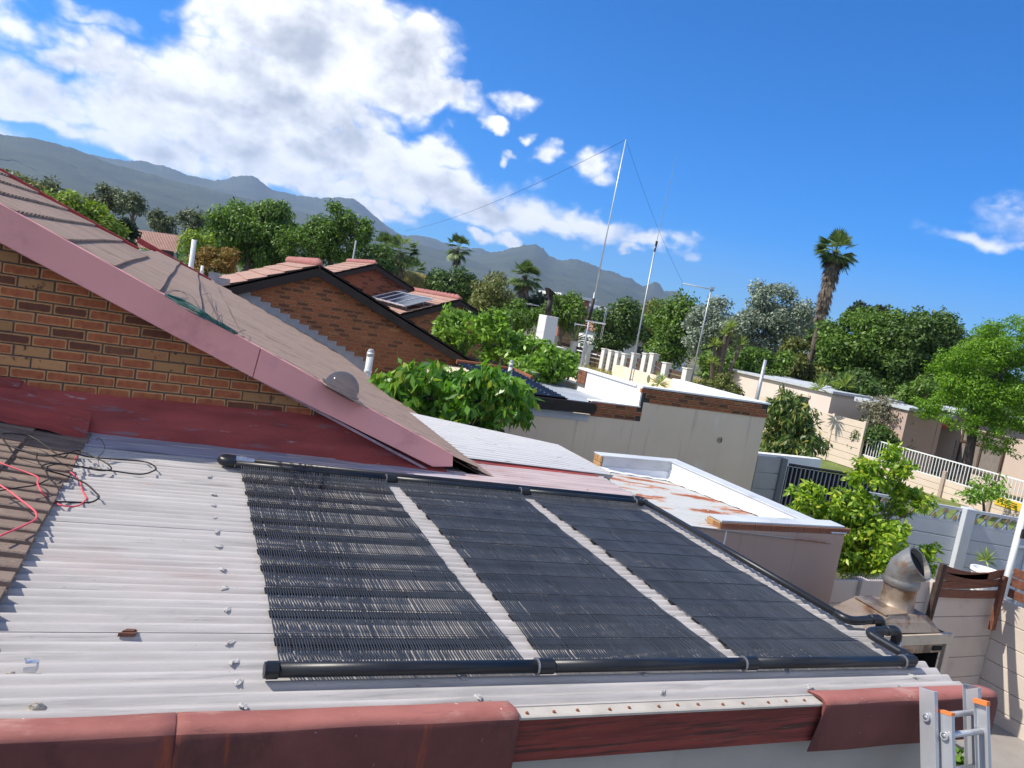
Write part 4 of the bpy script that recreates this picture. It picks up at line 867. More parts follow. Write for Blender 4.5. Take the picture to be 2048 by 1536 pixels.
for px, py in ((1279, 704), (1296, 712), (1303, 705)):
    c = onY(px, py, 65.97); o = wh.part('window', MB().box(c, (.42, .03, .6)), M('dark_glass_'+str(px), (.03, .035, .04), .1, 4, .2))
    b = MB()
    for s in (-.45, .45): b.box(c+(s, -.03, 0), (.05, .04, .7))
    for s in (-.65, .65): b.box(c+(0, -.03, s), (.5, .04, .05))
    wh.part('frame', b, m_whouse, parent=o)
# houses glimpsed at left behind the main roof
lh = Thing('tiled_house', 'low house with pale ribbed terracotta roof far behind the main roof at left', 'house', atd(320, 500, 46))
A, B_, C_, D_ = atd(268, 494, 44), atd(352, 507, 44), atd(362, 472, 49), atd(275, 460, 49)
b = MB(); nn_ = 28
b.grid(lambda s, q: (A*(1-s)+B_*s)*(1-q)+(D_*(1-s)+C_*s)*q+np.array([0, 0, .05*(s*nn_*2 % 2 < 1)]), [i/(2*nn_) for i in range(2*nn_+1)], [0, 1]); lh.part('roof', b, m_tilepink)
b = MB(); b.prism([A+(0, .3, -.1), B_+(0, .3, -.1), (B_[0], B_[1]+.3, GZ), (A[0], A[1]+.3, GZ)], (0, 3, 0)); lh.part('wall', b, m_whouse)
m_darkwin = M('dark_window', (.05, .03, .03), .1, 4, .3); w0 = atd(334, 511, 43.9); lh.part('window', MB().box(w0, (.35, .06, .3)), m_darkwin)
fh = Thing('brick_house', 'far house with flat white fascia half hidden by trees below the mountain', 'house', atd(1155, 610, 105))
c = atd(1152, 603, 105); fh.part('wall', MB().span((c[0]-2, c[1], GZ), (c[0]+2.2, c[1]+6, c[2]+.4)), m_terra); fh.part('roof', MB().span((c[0]-2.8, c[1]-.6, c[2]+.42), (c[0]+3, c[1]+7, c[2]+.8)), m_whouse)
fh.part('lower_roof', MB().prism([(c[0]+2, c[1]-2, c[2]-1.6), (c[0]+9, c[1]-2, c[2]-1.9), (c[0]+9, c[1]+4, c[2]-.2), (c[0]+2, c[1]+4, c[2]+.1)], (0, 0, .15)), m_lead)

# ------------------------------------------------------------------ right: street wall, palisade, houses
m_creamwall = M('cream_precast', (.66, .54, .44), .06, 2, .85, (1, 1, 1), .3)
pw_ = Thing('precast_wall', 'tall cream precast panel wall beyond the lawn at right', 'wall', (24.5, 22.3, GZ))
for k in range(4):
    y0 = 20.62+1.55*k
    for i in range(7):
        z0 = GZ+.02+.27*i; b = MB(); b.span((24.5, y0+.06, z0+.006), (24.55, y0+1.49, z0+.262)); soft(pw_.part('panel', b, m_creamwall), .01)
    b = MB(); b.span((24.46, y0-.06, GZ), (24.6, y0+.06, GZ+1.95)); soft(pw_.part('post', b, m_creamwall), .01)
m_darkp = M('dark_insulator', (.02, .02, .02), .1, 5, .5, bmp=0)
pa = Thing('palisade_fence', 'white vertical bar palisade on a low cream precast wall along the lawn at right', 'fence', (24.6, 16, GZ))
for k in range(6):
    y0 = 12.1+1.72*k-.2
    if y0 > 20.4: continue
    for i in range(3):
        z0 = GZ+.22*i; b = MB(); b.span((24.6, y0+.05, z0+.006), (24.65, y0+1.66, z0+.214)); soft(pa.part('panel', b, m_creamwall), .01)
    b = MB(); b.span((24.54, y0-.07, GZ), (24.68, y0+.06, GZ+.95)); soft(pa.part('post', b, M('tan_post', (.42, .33, .27), .1, 4, .85) if k == 0 else bpy.data.materials['tan_post']), .01)
me_bar = mesh_from('bar', MB().tube([(0, 0, 0), (0, 0, .74)], .016, 6), m_white)
for i in range(70):
    y = 12.0+.122*i; pa.inst('bar', me_bar, (24.62, y, -3.38))
for z in (-2.68, -3.36): pa.part('rail', MB().span((24.60, 11.9, z), (24.65, 20.5, z+.038)), m_white)
for y in (14.1, 17.0): 
    b = MB(); b.tube([(24.7, y, -3.3), (24.7, y, -1.9)], .014, 6)
    for k in range(7): b.tube([(24.7, y, -2.6+.1*k), (24.7, y, -2.57+.1*k)], .03, 6)
    pa.part('electric_fence_rod', b, m_darkp)
s_ = MB().box((24.585, 14.75, -3.50), (.008, .42, .13)); sg = Thing('warning_sign', 'small yellow warning sign on the low cream wall at far right', 'sign', (24.585, 14.75, -3.5)); sg.part('plate', s_, M('yellow_sign', (.75, .50, .03), .06, 4, .6))
b = MB()
for k, w in enumerate((.28, .3, .2)): b.box((24.575, 14.75, -3.43-.06*k), (.003, w, .012))
sg.part('printing', b, m_darkp)
# lawn strips
m_lawn = M('lawn', (.14, .19, .045), .25, 1.2, .95, (1, 1, 1), .6, .02, fine=40, dirt=((.24, .21, .08), .6, .5, .7, (1, 1, 1), .6))
g = MB(); g.add([(12, 9, GZ+.006), (24.55, 5, GZ+.006), (24.55, 30, GZ+.006), (12, 30, GZ+.006)], [(0, 1, 2, 3)]); struct('lawn', g, m_lawn)
m_verge = M('dry_grass_verge', (.36, .30, .14), .2, 1.2, .95, (1, 1, 1), .6, .03, dirt=((.18, .20, .07), .25, .48, .62, (1, 1, 1), .8))
g = MB(); g.grid(lambda x, y: (x, y, GZ+.01+.25*math.sin((x-18)/30*pi)*math.sin((y-26)/36*pi)), [18+i*1.5 for i in range(21)], [26+i*1.5 for i in range(25)]); struct('verge', g, m_verge, True)
# houses over the street wall
m_pinkwall = M('rose_beige_plaster', (.50, .36, .30), .05, 1, .85)
ha = Thing('flat_roof_house', 'cream flat roofed house with one dark shaded end behind the tall precast wall', 'house', (29, 27, GZ))
ha.part('wall', MB().span((27.5, 25.26, GZ), (32, 33.0, -1.42)), M('cream_house_wall', (.70, .60, .52), .04, 1, .8)); ha.part('roof', MB().span((27.35, 25.1, -1.42), (32.1, 33.2, -1.30)), m_par)
o = ha.part('window', MB().box(onX(1604, 805, 27.48), (.03, .35, .3)), m_darkp); ha.part('frame', MB().box(onX(1604, 805, 27.47)+np.array([0, 0, .36]), (.04, .42, .06)), m_creamwall, parent=o)
hb = Thing('garage_house', 'rose beige house with a dark garage opening behind the white palisade', 'house', (27, 20.5, GZ))
hb.part('wall', MB().span((25.9, 20, GZ), (27.72, 21.2, -1.36)), m_pinkwall); hb.part('wall_end', MB().span((27.72, 19.98, GZ), (27.95, 21.2, -1.34)), m_pinkwall)
hb.part('roof', MB().span((25.8, 19.9, -1.335), (28.05, 21.35, -1.22)), m_par)
hb.part('canopy', MB().span((27.96, 21.4, -1.55), (31.2, 24.4, -1.36)), m_par); hb.part('canopy_beam', MB().span((27.96, 21.3, -1.95), (30.2, 21.39, -1.56)), m_redtrim)
gd = hb.part('garage_door', MB().span((27.96, 22.6, GZ), (31.0, 22.7, -1.56)), m_hole)
for i in range(9): hb.part('slat', MB().span((27.96, 22.57, GZ+.1+.26*i), (31, 22.6, GZ+.3+.26*i)), M('dark_door_slat', (.03, .03, .034), .1, 4, .6) if i == 0 else bpy.data.materials['dark_door_slat'], parent=gd)
hc = Thing('cream_house', 'cream house with a tall window behind the bright green tree at far right', 'house', (32, 17, GZ))
hc.part('wall', MB().span((31.0, 10, GZ), (36, 22.2, -1.25)), M('cream_house_wall_two', (.62, .50, .42), .04, 1, .8))
hc.part('roof', MB().span((30.6, 9.5, -1.25), (36.5, 22.5, -1.05)), m_par); hc.part('pillar', MB().span((29.5, 16.7, GZ), (29.95, 17.15, -1.25)), m_creamwall); hc.part('beam', MB().span((29.4, 9.6, -1.6), (30.0, 17.3, -1.252)), m_creamwall)
wc = onX(1962, 905, 30.98); o = hc.part('window', MB().box(wc, (.03, .9, .8)), M('curtained_glass', (.25, .22, .2), .2, 5, .25, (1, 6, 1)))
b = MB()
for s in (-.92, 0, .92): b.box(wc+(-.04, s, 0), (.03, .04, .85))
for s in (-.83, .3, .83): b.box(wc+(-.04, 0, s), (.028, .95, .04))
hc.part('frame', b, m_slat, parent=o)
# pale pole by the cream house
a, c = atd(1514, 795, 26), atd(1531, 720, 26); solo('pole', 'plain leaning grey pole in front of the cream flat roofed house', 'pole', MB().tube([(a[0], a[1], GZ), a, c], [.075, .07, .06], 10), m_pole, smooth=True)

# ------------------------------------------------------------------ blue-grey wall across the yard
m_blue = M('blue_grey_wall_paint', (.52, .55, .59), .06, 2, .8, (1, 1, 1), .5, .006, fine=50)
m_ochre = M('ochre_breeze_block', (.42, .30, .16), .2, 6, .85)
bl = Thing('painted_precast_wall', 'blue grey painted precast wall with ochre patterned top panels behind the lemon tree', 'wall', (12.7, 8.4, GZ))
p0, p1 = np.array([11.2, 9.02, 0]), np.array([14.6, 7.52, 0]); d_ = (p1-p0)/np.linalg.norm(p1-p0); nb_ = np.array([d_[1], -d_[0], 0]); 
P = lambda s, z, o=0: p0+d_*s+np.array([0, 0, z])+nb_*o
TOPZ = -2.12
sp_ = [(0, 1.66), (1.84, 3.7)]
for s0, s1 in sp_:
    for i in range(6):
        z1 = TOPZ-.29-.25*i; z0 = z1-.244; b = MB(); b.prism([P(s0, z0), P(s1, z0), P(s1, z1), P(s0, z1)], nb_*-.05); soft(bl.part('panel', b, m_blue), .012)
    b = MB(); b.prism([P(s0, TOPZ-.29), P(s1, TOPZ-.29), P(s1, TOPZ-.25), P(s0, TOPZ-.25)], nb_*-.05); b.prism([P(s0, TOPZ-.05), P(s1, TOPZ-.05), P(s1, TOPZ), P(s0, TOPZ)], nb_*-.05)
    n_ = int((s1-s0)/.17)
    for i in range(n_):
        c = s0+(s1-s0)*(i+.5)/n_
        b.prism([P(c-.075, TOPZ-.25), P(c-.045, TOPZ-.25), P(c+.075, TOPZ-.05), P(c+.045, TOPZ-.05)], nb_*-.045)
        b.prism([P(c+.035, TOPZ-.25), P(c+.07, TOPZ-.25), P(c+.005, TOPZ-.14), P(c-.025, TOPZ-.14)], nb_*-.044)
    bl.part('pattern_panel', b, m_blue)
    b = MB()
    for i in range(n_):
        c = s0+(s1-s0)*(i+.5)/n_; e = (i % 2)*.10
        b.prism([P(c-.06, TOPZ-.22+e, .004), P(c+.05, TOPZ-.22+e, .004), P(c-.005, TOPZ-.13+e, .004)], nb_*-.03)
    bl.part('pattern_inset', b, m_ochre)
for s in (1.75, 3.62):
    b = MB(); b.prism([P(s-.09, GZ, .12), P(s+.09, GZ, .12), P(s+.09, TOPZ+.03, .12), P(s-.09, TOPZ+.03, .12)], nb_*-.2); soft(bl.part('pillar', b, m_blue), .012)
# white gate post and grille at the right frame edge
t = Thing('white_gate', 'white metal gate with round post at the right edge of the yard', 'gate', (12.1, 7, GZ))
a, c = onY(2048, 985, 7), onY(2008, 1172, 7)
t.part('post', MB().tube([(a[0]+.12, 7, GZ), (a[0]+.12, 7, a[2]+.02)], .042, 14), m_white, smooth=True); t.part('post_cap', MB().lathe((a[0]+.12, 7, a[2]+.02), [(.06, 0), (.075, .01), (.075, .05), (.001, .06)], 12), m_whitepipe)
b = MB()
for k in range(6): b.span((a[0]+.09, 6.98, -3.6+.42*k), (a[0]+1.2, 7.02, -3.56+.42*k))
for k in range(4): b.span((a[0]+.09+.35*k, 6.985, -3.6), (a[0]+.12+.35*k, 7.015, -1.5))
t.part('grille', b, m_white); t.part('sheet', MB().span((a[0]+.1, 7.03, -3.6), (a[0]+1.2, 7.05, -1.55)), m_par)
t.part('lock', MB().box((a[0]+.14, 6.96, -2.1), (.035, .03, .07)), m_darkp)

# ------------------------------------------------------------------ courtyard walls, screens, braai
m_pre = M('taupe_precast', (.54, .46, .39), .08, 1.6, .85, (1, 1, 1), .35, .004, fine=60, dirt=((.30, .26, .23), 2.5, .55, .75, (1, 1, 1), .5))
bw_ = Thing('precast_wall', 'taupe precast courtyard wall behind the barbecue', 'wall', (8, 5.55, GZ))
for k, (x0, x1) in enumerate(((6.62, 7.0), (7.12, 8.16), (8.24, 9.495))):
    top = -2.29 if k < 2 else -2.47
    for i in range(6):
        z1 = top-.262*i; b = MB(); b.span((x0, 5.52, z1-.256), (x1, 5.57, z1)); soft(bw_.part('panel', b, m_pre), .008)
for x, tz in ((7.06, -2.27), (8.20, -2.28)): soft(bw_.part('post', MB().span((x-.06, 5.48, GZ), (x+.06, 5.6, tz)), m_pre), .01)
m_spike = M('spike_strip_steel', (.25, .25, .25), .2, 9, .5, metal=.5)
b = MB()
for i in range(48):
    x = 6.65+.032*i; b.add([(x-.006, 5.54, -2.285), (x+.006, 5.54, -2.285), (x+random.uniform(-.02, .02), 5.54, -2.20), (x, 5.548, -2.285)], [(0, 1, 2), (1, 3, 2), (3, 0, 2)])
bw_.part('wall_spikes', b, m_spike, kind='stuff')
rw = Thing('precast_wall', 'sunlit taupe precast side wall at the right edge of the courtyard', 'wall', (9.53, 3, GZ))
for k in range(4):
    y1 = 5.60-1.5*k
    for i in range(6):
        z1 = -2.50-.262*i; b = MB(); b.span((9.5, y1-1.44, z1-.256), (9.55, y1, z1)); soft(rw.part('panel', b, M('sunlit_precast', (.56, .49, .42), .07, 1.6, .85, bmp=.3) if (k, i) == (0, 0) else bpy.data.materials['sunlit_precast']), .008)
    soft(rw.part('post', MB().span((9.46, y1-1.52, GZ), (9.58, y1-1.40, -2.46)), bpy.data.materials['sunlit_precast']), .01)
m_scr = M('stained_screen_timber', (.17, .062, .034), .35, 4, .7, (.6, 5, 9), .6, .004, dirt=((.045, .022, .018), 2, .52, .7, (.7, 2, 2), .8))
sc1 = Thing('timber_screen', 'warped red brown timber slat screen above the back courtyard wall', 'screen', (8.8, 5.5, -2.6))
def plank(p0, p1, h, sag, th_=.022, n=10):
    p0, p1 = np.array(p0, float), np.array(p1, float); b = MB(); d = p1-p0; nn = np.array([d[1], -d[0], 0]); nn /= np.linalg.norm(nn)
    f = [i/n for i in range(n+1)]; C = [p0+d*t-np.array([0, 0, sag*4*t*(1-t)])+nn*0 for t in f]
    q = []
    for c in C: q += [c+nn*th_/2-(0, 0, h/2), c-nn*th_/2-(0, 0, h/2), c-nn*th_/2+(0, 0, h/2), c+nn*th_/2+(0, 0, h/2)]
    return b.add(q, [(i*4+k, i*4+(k+1) % 4, (i+1)*4+(k+1) % 4, (i+1)*4+k) for i in range(n) for k in range(4)]+[(3, 2, 1, 0), tuple(4*n+k for k in range(4))])
for z0, z1, h, sg_, x1 in ((-2.10, -2.19, .085, .035, 9.05), (-2.19, -2.15, .10, .05, 9.33), (-2.30, -2.27, .09, .02, 9.34), (-2.40, -2.42, .10, .01, 9.34)):
    soft(sc1.part('slat', plank((8.22, 5.46, z0), (x1, 5.46, z1), h, sg_), m_scr), .004)
soft(sc1.part('upright', MB().hexa([(8.12, 5.42, -3.0), (8.19, 5.42, -3.0), (8.19, 5.47, -3.0), (8.12, 5.47, -3.0)], [(8.16, 5.42, -2.05), (8.23, 5.42, -2.05), (8.23, 5.47, -2.05), (8.16, 5.47, -2.05)]), M('charred_timber', (.05, .03, .022), .5, 8, .8)), .006)
soft(sc1.part('upright', MB().span((9.28, 5.40, -2.86), (9.36, 5.45, -2.18)), m_scr), .006)
sc2 = Thing('timber_screen', 'red brown timber slat screen on the sunlit side wall at right', 'screen', (9.47, 4.6, -2.4))
for z0, z1 in ((-2.12, -2.16), (-2.24, -2.27), (-2.38, -2.40)):
    soft(sc2.part('slat', plank((9.46, 5.42, z0), (9.46, 2.9, z1-.02), .105, .0), m_scr), .004)
for y in (5.02, 3.6): soft(sc2.part('upright', MB().span((9.40, y-.05, -2.95), (9.445, y+.05, -2.08)), m_scr), .006)
# barbecue
m_ss = M('heat_stained_steel', (.34, .265, .20), .2, 3, .5, (1, 1, 1), .1, .002, metal=.45, dirt=[((.20, .085, .03), 3.5, .46, .62, (1, 1, 1), .9), ((.05, .04, .035), 2.6, .52, .66, (1, 1, .6), .8)])
m_ssl = M('dulled_steel', (.27, .26, .245), .2, 4, .52, metal=.6, bmp=.1, dirt=[((.10, .08, .065), 3, .5, .68, (1, 1, 1), .8), ((.24, .12, .05), 5, .58, .7, (1, 1, 1), .7)])
br = Thing('barbecue', 'built in steel barbecue with a hood and stained flue pipe beside the roof edge', 'barbecue', (6.4, 4.6, GZ))
yf = 4.38
b = MB(); X0, X1, Z1, Z0 = 5.92, 6.985, -2.34, -3.2
for A, B_ in (((X0, yf, Z1-.10), (X1, yf+.04, Z1)), ((X1-.075, yf, Z0), (X1, yf+.04, Z1-.10)), ((X0, yf, Z0), (X0+.075, yf+.04, Z1-.10))): b.span(A, B_)
soft(br.part('front_frame', b, M('beige_enamel', (.52, .43, .32), .08, 4, .5, dirt=((.2, .14, .09), 5, .6, .72, (1, 1, 1), .7))), .004)
b = MB(); b.span((X0+.07, yf+.06, Z0), (X0+.09, yf+.5, Z1-.02)); b.span((X1-.09, yf+.06, Z0), (X1-.07, yf+.5, Z1-.02)); b.span((X0+.09, yf+.48, Z0), (X1-.09, yf+.5, Z1-.02)); b.span((X0+.05, yf+.045, Z1-.03), (X1-.05, yf+.5, Z1-.01)); b.span((X0+.05, yf+.045, Z0-.1), (X1-.05, yf+.5, Z0)); br.part('firebox', b, m_hole)
b = MB(); b.span((X0+.1, yf+.02, Z1-.19), (X1-.1, yf+.035, Z1-.11)); br.part('trim_strip', b, m_ss)
br.part('damper_slot', MB().span((X1-.24, yf+.008, Z1-.165), (X1-.12, yf+.019, Z1-.125)), m_hole)
b = MB(); h0 = np.array([5.84, yf+.04, -2.325]); 
bot = [(5.86, yf+.02, -2.32), (6.83, yf+.02, -2.335), (6.83, yf+.55, -2.33), (5.86, yf+.50, -2.31)]
mid = [(6.02, yf+.06, -2.25), (6.76, yf+.06, -2.265), (6.80, yf+.54, -2.26), (6.02, yf+.50, -2.25)]
top = [(6.20, yf+.11, -2.19), (6.70, yf+.11, -2.20), (6.74, yf+.53, -2.20), (6.22, yf+.50, -2.19)]
b.hexa(bot, mid); b.hexa(mid, top); soft(br.part('hood', b, m_ss), .004)
b = MB(); b.hexa([(5.84, yf+.03, -2.33), (5.872, yf+.03, -2.33), (5.872, yf+.5, -2.32), (5.84, yf+.5, -2.31)], [(6.17, yf+.10, -2.186), (6.22, yf+.10, -2.184), (6.24, yf+.50, -2.18), (6.19, yf+.50, -2.18)]); soft(br.part('side_plate', b, m_ss), .004)
b = MB(); b.prism([(6.12, yf+.10, -2.192), (6.42, yf+.10, -2.180), (6.40, yf+.48, -2.175), (6.14, yf+.48, -2.18)], (0, 0, .010)); br.part('cover_plate', b, m_ss)
fc = np.array([6.50, yf+.30, 0]); fr = .152
b = MB(); b.lathe(fc+np.array([0, 0, -2.215]), [(fr+.012, 0), (fr+.012, .02), (fr, .022), (fr, .12), (fr-.004, .24)], 26); br.part('flue', b, m_ss, smooth=True)
b = MB(); b.lathe(fc+np.array([0, 0, -1.985]), [(fr-.004, 0), (fr+.012, .012), (fr+.012, .06), (fr+.005, .075), (fr+.005, .08)], 26); br.part('collar', b, m_ssl, smooth=True)
# elbow: turned towards right/front
ed = np.array([.30, -.95, 0]); ed /= np.linalg.norm(ed); side = np.cross([0, 0, 1], ed)
def ring(c, nrm, r, seg=26):
    n = np.array(nrm, float); n /= np.linalg.norm(n); u = side; w = np.cross(n, u); return [c+r*(cos(2*pi*k/seg)*u+sin(2*pi*k/seg)*w) for k in range(seg)]
b = MB(); rings = []
c = fc+np.array([0, 0, -1.915])
angs = [0, 8, 27, 46, 50]; pos = [c, c+(0, 0, .02), c+(0, 0, .09)+ed*.01, c+(0, 0, .155)+ed*.06, c+(0, 0, .17)+ed*.085]
vs = []
for a, p_ in zip(angs, pos): vs += ring(p_, ed*sin(radians(a))+np.array([0, 0, cos(radians(a))]), fr+.004)
nr = len(angs); sg_ = 26
fs = [(i*sg_+k, i*sg_+(k+1) % sg_, (i+1)*sg_+(k+1) % sg_, (i+1)*sg_+k) for i in range(nr-1) for k in range(sg_)]; b.add(vs, fs); br.part('elbow', b, m_ssl, smooth=True)
b = MB(); n5 = ed*sin(radians(50))+np.array([0, 0, cos(radians(50))]); vs = ring(pos[4]-n5*.006, n5, fr+.014)+ring(pos[4]+n5*.05, n5, fr+.014)+ring(pos[4]+n5*.05, n5, fr-.004)+ring(pos[4]-n5*.01, n5, fr-.006); nr = 4
b.add(vs, [(i*sg_+k, i*sg_+(k+1) % sg_, (i+1)*sg_+(k+1) % sg_, (i+1)*sg_+k) for i in range(3) for k in range(sg_)]); br.part('rim', b, m_ssl, smooth=False)
b = MB(); vs = ring(pos[4]-n5*.012, n5, fr-.004); b.add(vs, [tuple(range(sg_))]); b.add(ring(pos[1], (0, 0, 1), fr-.01), [tuple(range(sg_))]); br.part('dark_mouth_disc', b, m_hole)  # black discs stand in for the darkness inside the flue
b = MB(); b.tube([(6.69, yf+.34, -2.06), (6.80, yf+.42, -2.25)], .008, 6); br.part('brace', b, m_ssl)
b = MB(); b.tube([(6.35, yf+.2, -2.75), (6.45, yf+.15, -2.68), (6.55, yf+.2, -2.66)], .008, 6); b.box((6.55, yf+.3, -2.92), (.07, .07, .08)); br.part('fire_grid', b, m_ssl)
# potted plant
pc = onZ(1975, 1135, -2.6); pc = onY(1972, 1140, 6.3)
pl_ = Thing('potted_plant', 'small spiky green plant in a white pot beyond the timber screen', 'potted plant', pc)
pl_.part('pot', MB().lathe(pc-(0, 0, .28), [(.001, 0), (.13, 0), (.17, .24), (.19, .25), (.19, .29), (.16, .29), (.15, .24), (.001, .23)], 18), m_white, smooth=False)
pl_.part('stand', MB().lathe(pc-(0, 0, .9), [(.12, -.5), (.12, .62)], 12), m_white)
# ------------------------------------------------------------------ ladder
m_al = M('scuffed_aluminium', (.60, .61, .63), .08, 5, .38, (1, 1, .3), .15, .002, metal=.55, dirt=((.75, .74, .70), 4, .58, .68, (1, 1, .25), .6))
m_or = M('orange_plastic', (.80, .23, .06), .06, 5, .5, bmp=0)
la = Thing('extension_ladder', 'aluminium extension ladder with orange end caps leaning on the terracotta capping', 'ladder', (3.9, 1.6, GZ))
dn_ = np.array([0, -.27, -.963]); dn_ /= np.linalg.norm(dn_); nf = np.array([0, -.963, .27]); nf /= np.linalg.norm(nf)   # down the rail, away from the wall
def rail(x, top, w, lip, s, mat, L=2.9):
    """channel: web in the plane x=const, flanges towards s"""
    top = np.array([x, *top]); b = MB(); X = np.array([s, 0, 0.])
    sec = [(0, 0), (lip, 0), (lip, .004), (.004, .004), (.004, w-.004), (lip, w-.004), (lip, w), (0, w)]
    v = [top+X*a+nf*c for a, c in sec]; return b.prism(v, dn_*L)
RA = [(3.665, (2.41, -1.575), .085, -1), (4.035, (2.41, -1.575), .085, 1)]
RB = [(3.71, (2.315, -1.645), .07, -1), (3.995, (2.315, -1.605), .07, 1)]
for x, tp, w, s in RA: soft(la.part('rail', rail(x, tp, w, .028, -s if False else (1 if s < 0 else -1)*-1*-1, m_al), m_al, label=None), .002)
for x, tp, w, s in RB: soft(la.part('rail', rail(x, tp, w, .026, (1 if s < 0 else -1), m_al), m_al), .002)
for x, tp, w, s in RB:
    top = np.array([x+.012*(1 if s < 0 else -1), *tp]); la.part('end_cap', MB().box(top+nf*w/2+dn_*.006, (.014, w/2+.002, .011 if s > 0 else .007), (np.array([1, 0, 0]), nf, dn_)), m_or)
for k in range(10):
    c0 = np.array([3.66, 2.41, -1.575])+nf*.042+dn_*(.135+.27*k); b = MB(); b.tube([c0-(.006, 0, 0), c0+(.382, 0, 0)], .015, 12); la.part('rung', b, m_al, smooth=True)
    c1 = np.array([3.705, 2.315, -1.645])+nf*.036+dn_*(.115+.27*k); b = MB(); b.tube([c1-(.006, 0, 0), c1+(.297, 0, 0)], .0155, 12); la.part('rung', b, m_al, smooth=True)
    for c in (c0, c1):
        b = MB(); b.lathe(c-(.008, 0, 0), [(.0125, -.001), (.021, -.001), (.021, .005), (.0125, .005)], 14, ((0, 0, 1), (0, 1, 0), (1, 0, 0))); la.part('rung_collar', b, m_al)
# ------------------------------------------------------------------ loose things on the roof
m_sherd = M('broken_tile_brown', (.13, .055, .035), .3, 20, .85)
c = R1(255, 1268, .012); b = MB(); b.prism([c+(-.035, -.012, -.004), c+(.028, -.016, -.004), c+(.033, .014, -.004), c+(-.008, .02, -.004)], (.002, 0, .014)); b.prism([c+(-.02, -.002, .010), c+(.022, -.006, .010), c+(.028, .012, .010), c+(-.004, .016, .010)], (0, 0, .005)); solo('tile_shard', 'small broken brown tile shard lying on the white sheets', 'tile shard', b, m_sherd)
c = R1(60, 1342, .01); t = Thing('metal_bracket', 'small bent shiny metal bracket on the white sheets at lower left', 'bracket', c)
b = MB(); b.prism([c+(-.02, -.012, 0), c+(.016, -.016, 0), c+(.016, -.016, .022), c+(-.02, -.012, .018)], (.003, .006, 0)); b.prism([c+(-.018, .006, .024), c+(.018, .0, .028), c+(.016, .02, .03), c+(-.02, .024, .026)], (0, 0, .003)); b.prism([c+(.016, -.016, 0), c+(.02, .018, 0), c+(.02, .018, .03), c+(.016, -.016, .022)], (.003, 0, 0)); t.part('plate', b, m_steelb)
b = MB(); b.tube([c+(-.012, .0, .03), c+(-.02, .01, .042), c+(-.006, .014, .04)], .0025, 6); t.part('hook', b, m_steelb)
o = solo('mortar_lump', 'crumbly grey mortar lump by the edge capping at lower left', 'mortar lump', lump(.024, .026, 3, 11), M('crumbly_mortar', (.40, .36, .30), .25, 70, .95, bmp=1, bd=.01)); o.location = R1(72, 1412, .002)
o = solo('mortar_crumb', 'small flat brown mortar crumb left of the metal bracket', 'mortar crumb', lump(.011, .006, 8, 9), bpy.data.materials['crumbly_mortar']); o.location = R1(22, 1344, .004)
b = MB(); c = R1(296, 969, .012); b.add([c+(-.012, 0, 0), c+(0, -.005, .003), c+(.014, .001, 0), c+(0, .006, .004)], [(0, 1, 2, 3)]); solo('dry_leaf', 'tiny orange dry leaf on the white sheets', 'leaf', b, m_or)
# cables: pixel paths laid on the roofs
m_cab = M('black_cable', (.012, .012, .013), .1, 5, .5, bmp=0); m_red = M('red_cable', (.72, .10, .13), .06, 4, .5, bmp=0)
def onroofs(px, py, h):
    p = R1(px, py, h)
    n2 = np.array([tan(SA), 0, 1.]); q = onP(px, py, n2, -1.505-tan(SA)*.545+.058+h) if True else None
    return q if q[0] < -.55 else p
zz = lambda x, y: (x*.15625, 800+y*.15625)
def cable(name, label, pts, r, mat, hs=None, n=7):
    P = [onroofs(*zz(x, y), (.012 if hs is None else hs[i])) for i, (x, y) in enumerate(pts)]
    return solo(name, label, 'cable', MB().tube(bez(P, n), r, 7), mat, smooth=True)
cable('black_cable', 'long loop of black cable reaching farthest right over the white sheets', [(20, 470), (120, 580), (420, 690), (640, 715), (900, 680), (1150, 730), (1500, 760), (1850, 790), (1990, 860), (1960, 910), (1790, 950), (1450, 910), (1260, 890), (1000, 850), (700, 810), (560, 830), (545, 870), (640, 910), (850, 970), (1080, 1060), (1220, 1180), (1265, 1250), (1150, 1310), (900, 1306), (620, 1300)], .0052, m_cab,
      [.012]*3+[.03, .05, .05, .03, .03, .04, .04, .03, .03, .04, .06, .05, .03, .02, .02, .05, .06, .05, .04, .02, .02, .03])
cable('black_cable', 'short inner loop of black cable over the tile edge', [(20, 430), (200, 430), (420, 480), (780, 720), (880, 680), (1000, 650), (1180, 720), (1330, 790), (1420, 860), (1400, 900), (1250, 900), (1050, 860), (760, 820), (610, 850), (600, 880)], .0048, m_cab, [.012, .02, .02, .02, .05, .06, .06, .05, .04, .04, .04, .05, .05, .03, .02])
cable('black_cable', 'black cable tail trailing off the left edge across the tiles', [(0, 1160), (250, 1120), (450, 1090), (590, 1030), (620, 1000), (570, 880), (480, 780), (470, 690)], .004, m_cab, [.012, .012, .02, .03, .04, .04, .03, .02])
cable('red_cable', 'red cable curling over the tile edge onto the white sheets', [(0, 805), (150, 860), (400, 950), (490, 1000), (480, 1070), (540, 1190), (620, 1260), (760, 1340), (900, 1362), (1020, 1345), (1100, 1270), (1095, 1230), (1050, 1150), (1030, 1060), (960, 970), (885, 910)], .0046, m_red, [.012, .012, .012, .02, .03, .02, .02, .03, .02, .02, .02, .02, .02, .02, .03, .03])
cable('red_cable', 'thicker run of red cable lying across the tiles at the left edge', [(0, 1090), (120, 1170), (280, 1290), (420, 1400), (465, 1460), (450, 1530), (300, 1610), (0, 1740)], .0052, m_red, [.012]*8)
cable('red_cable', 'stub end of red cable sticking up at the tile edge', [(940, 775), (965, 750), (995, 710)], .005, m_red, [.01, .04, .06])
